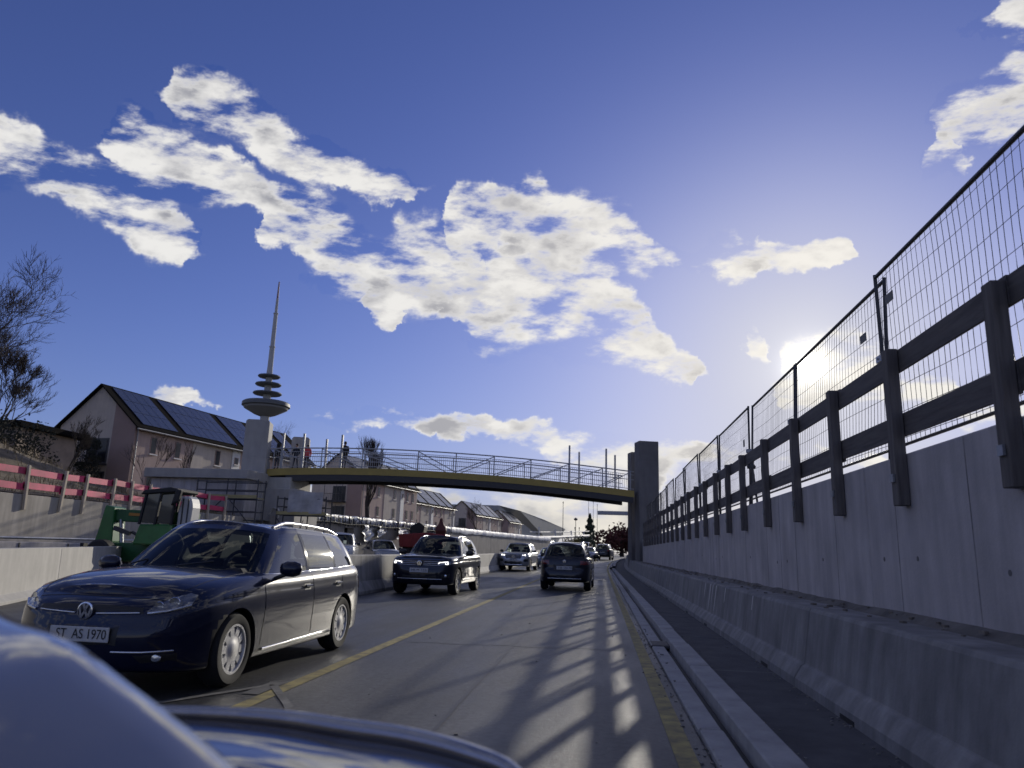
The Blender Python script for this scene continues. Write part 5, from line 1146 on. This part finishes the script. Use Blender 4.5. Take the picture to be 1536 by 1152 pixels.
def common_side(c, z_h, x_f, x_b, x_r, zb, zs, handle_mat, sill):
    """door seams, handles, sill trim on both sides"""
    for sd in (1, -1):
        d = (0, -sd, 0); Y = sd * 2.
        for x in (x_f, x_b, x_r): c.line([(x + (.02 if x == x_f else 0), Y, zb), (x, Y, zb + .3), (x, Y, zs)], d, .0035, .0005, 'door_seam', M_TRIM, n=4)
        for x in (x_b + .17, x_r + .16):
            a = c.proj((x, Y, z_h), d, .018); 
            if a is not None:
                h = c.add(MB().beam((a.x - .095, a.y, a.z), (a.x + .095, a.y, a.z + .004), .022, .026, up=(0, 0, 1)), 'door_handle', handle_mat, bevel=.008)
                c.patch([(x - .08, Y, z_h - .035), (x + .08, Y, z_h - .035), (x + .08, Y, z_h + .03), (x - .08, Y, z_h + .03)], d, .0015, 'handle_recess', M_TRIM, h, depth=.003, rings=2)
        if sill: c.line([(x_f - .02, Y, sill), (x_r - .02, Y, sill + .01)], d, .013, .008, 'sill_trim', M_CHROME)
def belt_trim(c, i0, i1, v, r, mt, name='window_trim'):
    for sd in (1, -1): c.add(MB().path([c.pt(i, v, sd, .006) for i in range(i0, i1 + 1)], r, 6), name, mt, smooth=60)
def roof_rails(c, x0, x1, y, h, mt):
    for sd in (1, -1):
        pts = []
        for k in range(13):
            f = k / 12; x = x0 + (x1 - x0) * f; q = c.proj((x, sd * y, 3), (0, 0, -1), 0, True)
            if q is None: continue
            pts.append(q + Vector((0, 0, h * min(1, min(f, 1 - f) * 7) + .008)))
        c.add(MB().path(pts, .019, 8), 'roof_rail', mt, smooth=60)

# ---- nearest oncoming estate car
g = Car('estate_car', 'dark blue estate car in the foreground on the left, coming towards us', 'car', GOLF, P_NAVY, (-4.08, 8.0, 0), rad(-91.2), 'oncoming cars')
g.wheels('cover', mat('silver_wheel_cover', (.55, .55, .55), .4, metal=.35, var=.1, vscale=9)); g.seats((-.05, -1.0), 1.22); g.mirror(.66, 1.0, .90, P_NAVY)
g.add(MB().box(.62, 1.02, -.66, .66, .93, 1.0), 'dashboard', M_INT, bevel=.03)
m = MB(); m.lathe([(.165, -.014), (.19, 0), (.165, .014), (.15, 0)], (0, 0, 0), 'x', 24, closed=True); o = g.add(m, 'steering_wheel', M_INT, smooth=60); o.location = (.50, .36, 1.0); o.rotation_euler = (0, -.35, 0)
o = g.add(MB().box(.30, .33, -.11, .11, 1.30, 1.36), 'rear_view_mirror', M_INT, bevel=.012)
common_side(g, .80, .93, -.235, -1.14, .30, .92, P_NAVY, .262)
belt_trim(g, 18, 50, .04, .009, M_CHROME)
roof_rails(g, .16, -1.72, .52, .035, mat('silver_rail', (.55, .55, .56), .3, metal=.8))
# bonnet shut lines
g.line([(2.055, .62, 2), (2.085, .4, 2), (2.10, 0, 2), (2.085, -.4, 2), (2.055, -.62, 2)], (0, 0, -1), .0045, .0, 'bonnet_seam', M_TRIM, n=4)
for sd in (1, -1):
    g.line([(1.02, sd * .70, 2), (1.5, sd * .69, 2), (1.85, sd * .66, 2), (2.02, sd * .60, 2)], (0, 0, -1), .0035, .0, 'bonnet_seam', M_TRIM, n=4)
    # headlight: dark glass with chrome lens surrounds, turn lamp strip below
    hl = [(2.5, sd * .46, .655), (2.5, sd * .60, .672), (2.5, sd * .765, .715), (2.5, sd * .80, .80), (2.5, sd * .74, .815), (2.5, sd * .60, .775), (2.5, sd * .47, .712), (2.5, sd * .43, .675)]
    dd = (-1, -sd * .38, 0)
    hl = [(x, y + sd * .58 * .38 / 1. * 0 + sd * .18, z) for x, y, z in hl]
    h = g.patch(hl, dd, .004, 'headlight', M_LAMPD, depth=.03, dense=4)
    for (yy, zz, rr) in ((.63, .742, .040), (.515, .715, .033)):
        q = g.proj((2.5, sd * (yy + .18), zz), dd, .007)
        if q is not None:
            m = MB(); m.lathe([(rr * .62, .0), (rr, .004), (rr * 1.08, -.004)], (0, 0, 0), 'x', 20); o = g.add(m, 'lens_ring', M_LAMPC, h, smooth=40); o.location = q; o.rotation_euler = (0, 0, sd * .40)
    g.line([(2.5, sd * (.44 + .18), .662), (2.5, sd * (.60 + .18), .680), (2.5, sd * (.765 + .18), .722)], dd, .011, .005, 'turn_lamp', M_LAMPC, h)
    g.patch([(2.5, sd * .44, .345), (2.5, sd * .72, .36), (2.5, sd * .72, .30), (2.5, sd * .50, .285)], FR, .002, 'fog_lamp_surround', M_TRIM, depth=.01)
    q = g.proj((2.5, sd * .60, .325), FR, .01)
    m = MB(); m.lathe([(.001, .012), (.032, .008), (.036, -.004)], (0, 0, 0), 'x', 16); o = g.add(m, 'fog_lamp', M_LAMPC, smooth=40); o.location = q; o.scale = (1, 1.2, .8)
    g.line([(2.5, sd * .28, .368), (2.5, sd * .5, .368), (2.5, sd * .70, .378)], FR, .008, .004, 'bumper_trim', M_CHROME)
    # side indicator and tail lamp wrap
    g.patch([(-1.93, sd * 2, .70), (-1.93, sd * 2, .86), (-2.12, sd * 2, .88), (-2.12, sd * 2, .72)], (0, -sd, 0), .004, 'tail_lamp', M_TAIL, depth=.01)
gr = g.patch([(2.5, -.47, .66), (2.5, .47, .66), (2.5, .45, .705), (2.5, .2, .718), (2.5, -.2, .718), (2.5, -.45, .705)], FR, .002, 'grille', M_TRIM, depth=.01)
g.line([(2.5, .44, .665), (2.5, .095, .652)], FR, .0065, .006, 'grille_trim', M_CHROME, gr); g.line([(2.5, -.095, .652), (2.5, -.44, .665)], FR, .0065, .006, 'grille_trim', M_CHROME, gr)
g.vw(2.258, .672, .068)
g.patch([(2.5, -.66, .27), (2.5, .66, .27), (2.5, .60, .40), (2.5, -.60, .40)], FR, -.004, 'lower_intake', M_TRIM, depth=.0)
g.patch([(2.5, -.31, .415), (2.5, .31, .415), (2.5, .31, .56), (2.5, -.31, .56)], FR, .0015, 'plate_recess', M_TRIM, depth=.004)
g.plate(2.288, .495, 'ST  AS 1970')
for sd in (1, -1):   # wipers
    g.add(MB().path([(1.12, sd * .0 - .5 * (sd > 0) + .05, 1.012), (1.0, .35 - .7 * (sd > 0), 1.06)], .008, 5), 'wiper', M_TRIM)
m = MB(); q = g.proj((-1.7, 0, 3), (0, 0, -1), 0, True); m.tube(q, q + Vector((-.12, 0, .16)), .012, 6, .004); g.add(m, 'antenna', M_TRIM)

def face_suv(c, plate, drl=True):
    for sd in (1, -1):
        dd = (-1, -sd * .30, 0); o_ = sd * .15
        h = c.patch([(2.5, sd * .44 + o_, .80), (2.5, sd * .80 + o_, .815), (2.5, sd * .83 + o_, .90), (2.5, sd * .70 + o_, .905), (2.5, sd * .44 + o_, .875)], dd, .004, 'headlight', M_LAMPD, depth=.02)
        c.line([(2.5, sd * .46 + o_, .835), (2.5, sd * .50 + o_, .868), (2.5, sd * .74 + o_, .888)], dd, .011, .008, 'daytime_running_light', M_DRL if drl else M_LAMPC, h)
        c.line([(2.5, sd * .66 + o_, .86), (2.5, sd * .67 + o_, .825), (2.5, sd * .735 + o_, .825), (2.5, sd * .74 + o_, .86)], dd, .010, .008, 'daytime_running_light', M_DRL if drl else M_LAMPC, h)
        c.patch([(2.5, sd * .60, .46), (2.5, sd * .80, .48), (2.5, sd * .80, .58), (2.5, sd * .62, .56)], FR, .003, 'fog_lamp_surround', M_TRIM, depth=.01)
        q = c.proj((2.5, sd * .71, .52), FR, .008); m = MB(); m.lathe([(.001, .012), (.035, .006), (.038, -.004)], (0, 0, 0), 'x', 14); o = c.add(m, 'fog_lamp', M_LAMPC, smooth=40); o.location = q
    gr = c.patch([(2.5, -.46, .78), (2.5, .46, .78), (2.5, .46, .895), (2.5, -.46, .895)], FR, .002, 'grille', M_TRIM, depth=.01)
    for z in (.795, .84, .882):
        for a, b in ((.10, .56), (-.56, -.10)): c.line([(2.5, a, z), (2.5, b, z)], FR, .007, .006, 'grille_bar', M_CHROME, gr)
    c.patch([(2.5, -.70, .34), (2.5, .70, .34), (2.5, .60, .55), (2.5, -.60, .55)], FR, .002, 'lower_intake', M_TRIM, depth=.004)
    c.line([(2.5, -.62, .43), (2.5, .62, .43)], FR, .008, .006, 'bumper_trim', M_CHROME)
    if plate: c.plate(2.265, .655, plate)
def rear_car(c, plate, zl, zp, xr, badge=True, hz=.0):
    for sd in (1, -1):
        c.patch([(-2.6, sd * .52, zl - .07), (-2.6, sd * .80, zl - .07), (-2.6, sd * .84, zl + .07), (-2.6, sd * .52, zl + .06)], (1, 0, 0), .006, 'tail_lamp', M_TAIL, depth=.02)
    c.patch([(-2.6, -.34, zp - .1), (-2.6, .34, zp - .1), (-2.6, .38, zp + .1), (-2.6, -.38, zp + .1)], (1, 0, 0), .002, 'plate_recess', M_TRIM, depth=.004)
    q = c.proj((-2.6, 0, zp), (1, 0, 0), .012); c.plate(-q.x, zp, plate, front=False)
    if badge: q = c.proj((-2.6, 0, zl + .03), (1, 0, 0), .01); c.vw(-q.x, zl + .03, .055, front=False)
    c.patch([(-2.6, -.72, .30), (-2.6, .72, .30), (-2.6, .78, .47), (-2.6, -.78, .47)], (1, 0, 0), .003, 'rear_bumper_lower', M_TRIM, depth=.01)
    c.line([(-2.6, -.55, .40), (-2.6, .55, .40)], (1, 0, 0), .010, .006, 'bumper_trim', M_CHROME)
    c.add(MB().path([(-2.06, .30, 1.17), (-2.02, 0, 1.20), (-2.03, -.22, 1.19)], .008, 5), 'rear_wiper', M_TRIM)

def suv(label, loc, rotz, pm, sp=SUV, rail=None, group='oncoming cars', name='suv'):
    c = Car(name, label, 'car', sp, pm, loc, rotz, group); c.wheels('spoke'); c.seats((-.1, -1.0), 1.36 * sp['ring'][0][5] / 1.59); c.mirror(.56, 1.13 * sp['ring'][0][5] / 1.59, sp['half_w'], M_TRIM)
    common_side(c, .93, .86, -.26, -1.16, .42, 1.04, pm, 0)
    if rail: roof_rails(c, .12, -1.5, .55, .03, rail)
    return c
M_SRAIL = MATS['silver_rail']
c = suv('dark blue SUV with bright running lights following the nearest estate car', (-4.78, 22.35, 0), rad(-92.5), P_DARK, rail=M_SRAIL)
face_suv(c, 'HS M 1231'); c.vw(2.255, .84, .072); belt_trim(c, 18, 50, .04, .009, M_CHROME)
c.line([(.9, 2, .40), (-.9, 2, .40)], (0, -1, 0), .012, .008, 'sill_trim', M_CHROME)
# lead car in our lane, seen from behind
c = suv('dark SUV directly ahead in our lane, seen from behind', (-1.12, 27.4, 0), rad(88.5), P_DARK, scaled(SUV, 1.0, .95, 1.0), M_SRAIL, 'cars ahead in our lane')
rear_car(c, 'HB TN 74', .92, .74, 2.24)
# silver SUV with lit headlights
c = suv('silver SUV with headlights on, third oncoming car', (-5.15, 48.3, gz(48.3)), rad(-93), P_SILV, scaled(SUV, 1.10, 1.06, 1.06))
for sd in (1, -1):
    dd = (-1, -sd * .30, 0); o_ = sd * .15
    h = c.patch([(2.8, sd * .50 + o_, .90), (2.8, sd * .80 + o_, .90), (2.8, sd * .84 + o_, .99), (2.8, sd * .70 + o_, 1.0), (2.8, sd * .50 + o_, .96)], dd, .004, 'headlight', M_LAMPD, depth=.02)
    for yy in (.57, .71):
        q = c.proj((2.8, sd * yy + o_, .945), dd, .012); m = MB(); m.lathe([(.001, .012), (.034, .008), (.036, -.004)], (0, 0, 0), 'x', 14); o = c.add(m, 'headlight_beam', M_BEAM if (yy > .6 or sd < 0) else M_DRL, h); o.location = q
    c.patch([(2.8, sd * .56, .52), (2.8, sd * .88, .56), (2.8, sd * .88, .74), (2.8, sd * .66, .72)], FR, .003, 'side_intake', M_TRIM, depth=.01)
gr = c.patch([(2.8, -.44, .74), (2.8, .44, .74), (2.8, .50, .86), (2.8, .44, .97), (2.8, -.44, .97), (2.8, -.50, .86)], FR, .003, 'grille', M_TRIM, depth=.01)
for z in (.80, .86, .92): c.line([(2.8, -.45, z), (2.8, .45, z)], FR, .006, .006, 'grille_bar', M_CHROME, gr)
q = c.proj((2.8, 0, .86), FR, .014); m = MB(); m.lathe([(.075, -.004), (.085, -.004), (.085, .006), (.075, .006)], (0, 0, 0), 'x', 24, closed=True)
for a in (90, 210, 330): m.beam((0, 0, 0), (0, .08 * math.cos(rad(a)), .08 * math.sin(rad(a))), .016, .008, up=(1, 0, 0))
o = c.add(m, 'emblem', M_CHROME); o.location = q
c.patch([(2.8, -.60, .40), (2.8, .60, .40), (2.8, .50, .58), (2.8, -.50, .58)], FR, .002, 'lower_intake', M_TRIM, depth=.004)
c.line([(2.8, -.8, .50), (2.8, -.45, .62), (2.8, .45, .62), (2.8, .8, .50)], FR, .018, .006, 'bumper_trim', P_SILV); c.line([(2.8, -.55, .375), (2.8, .55, .375)], FR, .03, .006, 'skid_plate', M_CHROME)
c.plate(2.49, .68, 'HB SE 21')
# farther traffic
HATCH = scaled(GOLF, .93, .98, 1.0)
def far_car(label, loc, rotz, pm, sp=HATCH, front=True, group='distant traffic', name='car'):
    c = Car(name, label, 'car', sp, pm, loc, rotz, group); c.wheels('spoke'); c.mirror(.6 * sp['cowl'], sp['ring'][0][2] + .03, sp['half_w'], M_TRIM); x = sp['outline'][0][0] + .4; k = sp['front'][-1][1] / .795
    for sd in (1, -1):
        if front: c.patch([(x, sd * .58, .62 * k), (x, sd * .80, .66 * k), (x, sd * .82, .76 * k), (x, sd * .60, .71 * k)], (-1, -sd * .2, 0), .004, 'headlight', M_LAMPC, depth=.02)
        else: c.patch([(-x, sd * .55, .70 * k), (-x, sd * .80, .70 * k), (-x, sd * .80, .86 * k), (-x, sd * .60, .84 * k)], (1, 0, 0), .004, 'tail_lamp', M_TAIL, depth=.02)
    if front:
        c.patch([(x, -.55, .32 * k), (x, .55, .32 * k), (x, .5, .45 * k), (x, -.5, .45 * k)], FR, .003, 'lower_intake', M_TRIM, depth=.01); c.patch([(x, -.4, .62 * k), (x, .4, .62 * k), (x, .4, .70 * k), (x, -.4, .70 * k)], FR, .003, 'grille', M_TRIM, depth=.01)
        c.plate(sp['outline'][0][0] + .012, .53 * k, 'HB KL 482')
    else: q = c.proj((-x, 0, .60 * k), (1, 0, 0), .012); c.plate(-q.x, .60 * k, 'HB PR 365', front=False)
    return c
P_SKY = P_BLUE
far_car('pale blue car half hidden behind the silver SUV', (-3.75, 57.0, gz(57)), rad(-93), P_BLUE)
VAN = scaled(SUV, 1.10, 1.04, 1.16)
far_car('dark van ahead on the right, beyond the lead SUV', (.55, 92, gz(92)), rad(83), P_BLK, VAN, False, name='van')
far_car('silver car ahead between the lead SUV and the dark van', (-1.2, 84, gz(84)), rad(-95), P_SILV, HATCH, True)
far_car('white van far ahead above the silver car', (-2.6, 128, gz(128)), rad(-100), P_WHITE, scaled(SUV, 1.15, 1.08, 1.45), True, name='van')
far_car('small silver car far ahead in the oncoming queue', (-3.0, 108, gz(108)), rad(-97), P_SILV, HATCH, True)
far_car('dark car far back in the oncoming queue', (-4.3, 74, gz(74)), rad(-94), P_DARK, HATCH, True)
# parked beyond the centre barrier
far_car('silver car parked beyond the centre barrier left of the red dumper', (-13.6, 46.0, 0), rad(-62), P_SILV, scaled(GOLF, .98, 1.0, 1.14), True, 'vehicles on the work site')
far_car('white van parked beyond the centre barrier behind the estate car', (-14.4, 40.5, 0), rad(-75), P_WHITE, scaled(SUV, 1.05, 1.04, 1.20), True, 'vehicles on the work site', 'van')

# ------------------------------------------------------------------ our own car: bonnet and wing at the lower left
P_OWN = mat('own_car_paint', (.30, .285, .255), .13, metal=.75, coat=.8)
own = thing('own_car', 'pale blue silver bonnet and front wing of the photographer\'s own car', 'car', (-.9, .9, 0), 0)
crest = [(-1.45, 1.55, 1.215), (-1.12, 1.25, 1.16), (-.93, 1.1, 1.128), (-.765, 1.04, 1.104), (-.64, 1.0, 1.058), (-.53, .99, 1.003), (-.45, 1.0, .946), (-.40, 1.02, .88), (-.37, 1.05, .80)]
CR = catmull(crest, 6)
def bon(u, v):
    p = CR[min(int(round(u * (len(CR) - 1))), len(CR) - 1)]
    if v < .3:   # beyond the crest, falling away forward
        f = (.3 - v) / .3; return (p[0] - .36 * f, p[1] + .42 * f, p[2] - .10 * f * f - .03 * f)
    f = (v - .3) / .7; return (p[0] - .05 * f, p[1] - .75 * f, p[2] - .055 * f - .05 * f * f)
m = MB(); m.grid(bon, len(CR) - 1, 24); m.build('bonnet', P_OWN, own, smooth=180)
# wing crown with headlamp bowl ahead of the bonnet
wc = catmull([(-1.05, 1.62, .885), (-.86, 1.70, .872), (-.70, 1.73, .862), (-.56, 1.73, .850), (-.42, 1.72, .842), (-.28, 1.69, .827), (-.18, 1.66, .806), (-.12, 1.6, .76), (-.10, 1.55, .66)], 6)
def wing(u, v):
    p = wc[min(int(round(u * (len(wc) - 1))), len(wc) - 1)]
    if v < .35: f = (.35 - v) / .35; return (p[0], p[1] + .22 * f, p[2] - .16 * f * f)
    f = (v - .35) / .65; return (p[0] - .02 * f, p[1] - .62 * f, p[2] - .03 * f - .10 * f * f - .012 * math.sin(f * 9))
m = MB(); m.grid(wing, len(wc) - 1, 22); 
for k in range(len(m.f)):
    if sum(m.v[i][0] for i in m.f[k]) / 4 < -.565: m.m[k] = 1
m.build('wing', [mat('own_wing_paint', (.05, .055, .07), .12, metal=.3, coat=1.), mat('headlamp_glass', (.02, .02, .03), .06, coat=1.)], own, smooth=180)
M_CHD = mat('dark_chrome', (.42, .43, .46), .10, metal=1.)
m = MB(); m.path([Vector(p) + Vector((0, -.02, .0)) for p in wc[2:44]], [.012 + .012 * math.sin(math.pi * k / 41) for k in range(42)], 10); m.build('headlamp_bezel', M_CHD, own, smooth=60)

# lower body of our own car, below the frame, with its front wheels
m = MB(); m.prism([(-1.86, .26), (-.16, .26), (-.13, .34), (-.125, .58), (-.17, .66), (-1.85, .66), (-1.9, .55), (-1.89, .34)], lambda p, q: (p[0], q, p[1]), -2.4, 1.66); m.build('body', P_OWN, own, bevel=.02)
for x in (-.24, -1.78):
    m = MB(); m.lathe([(.21, -.1), (.30, -.105), (.325, -.07), (.325, .07), (.30, .105), (.21, .1)], (x, 1.0, .325), 'x', 32, closed=True); w = m.build('wheel', M_TYRE, own, smooth=40)
    MB().lathe([(.001, -.09), (.21, -.09), (.21, .09), (.001, .09)], (x, 1.0, .325), 'x', 28).build('rim', M_ALLOY, w, smooth=40)
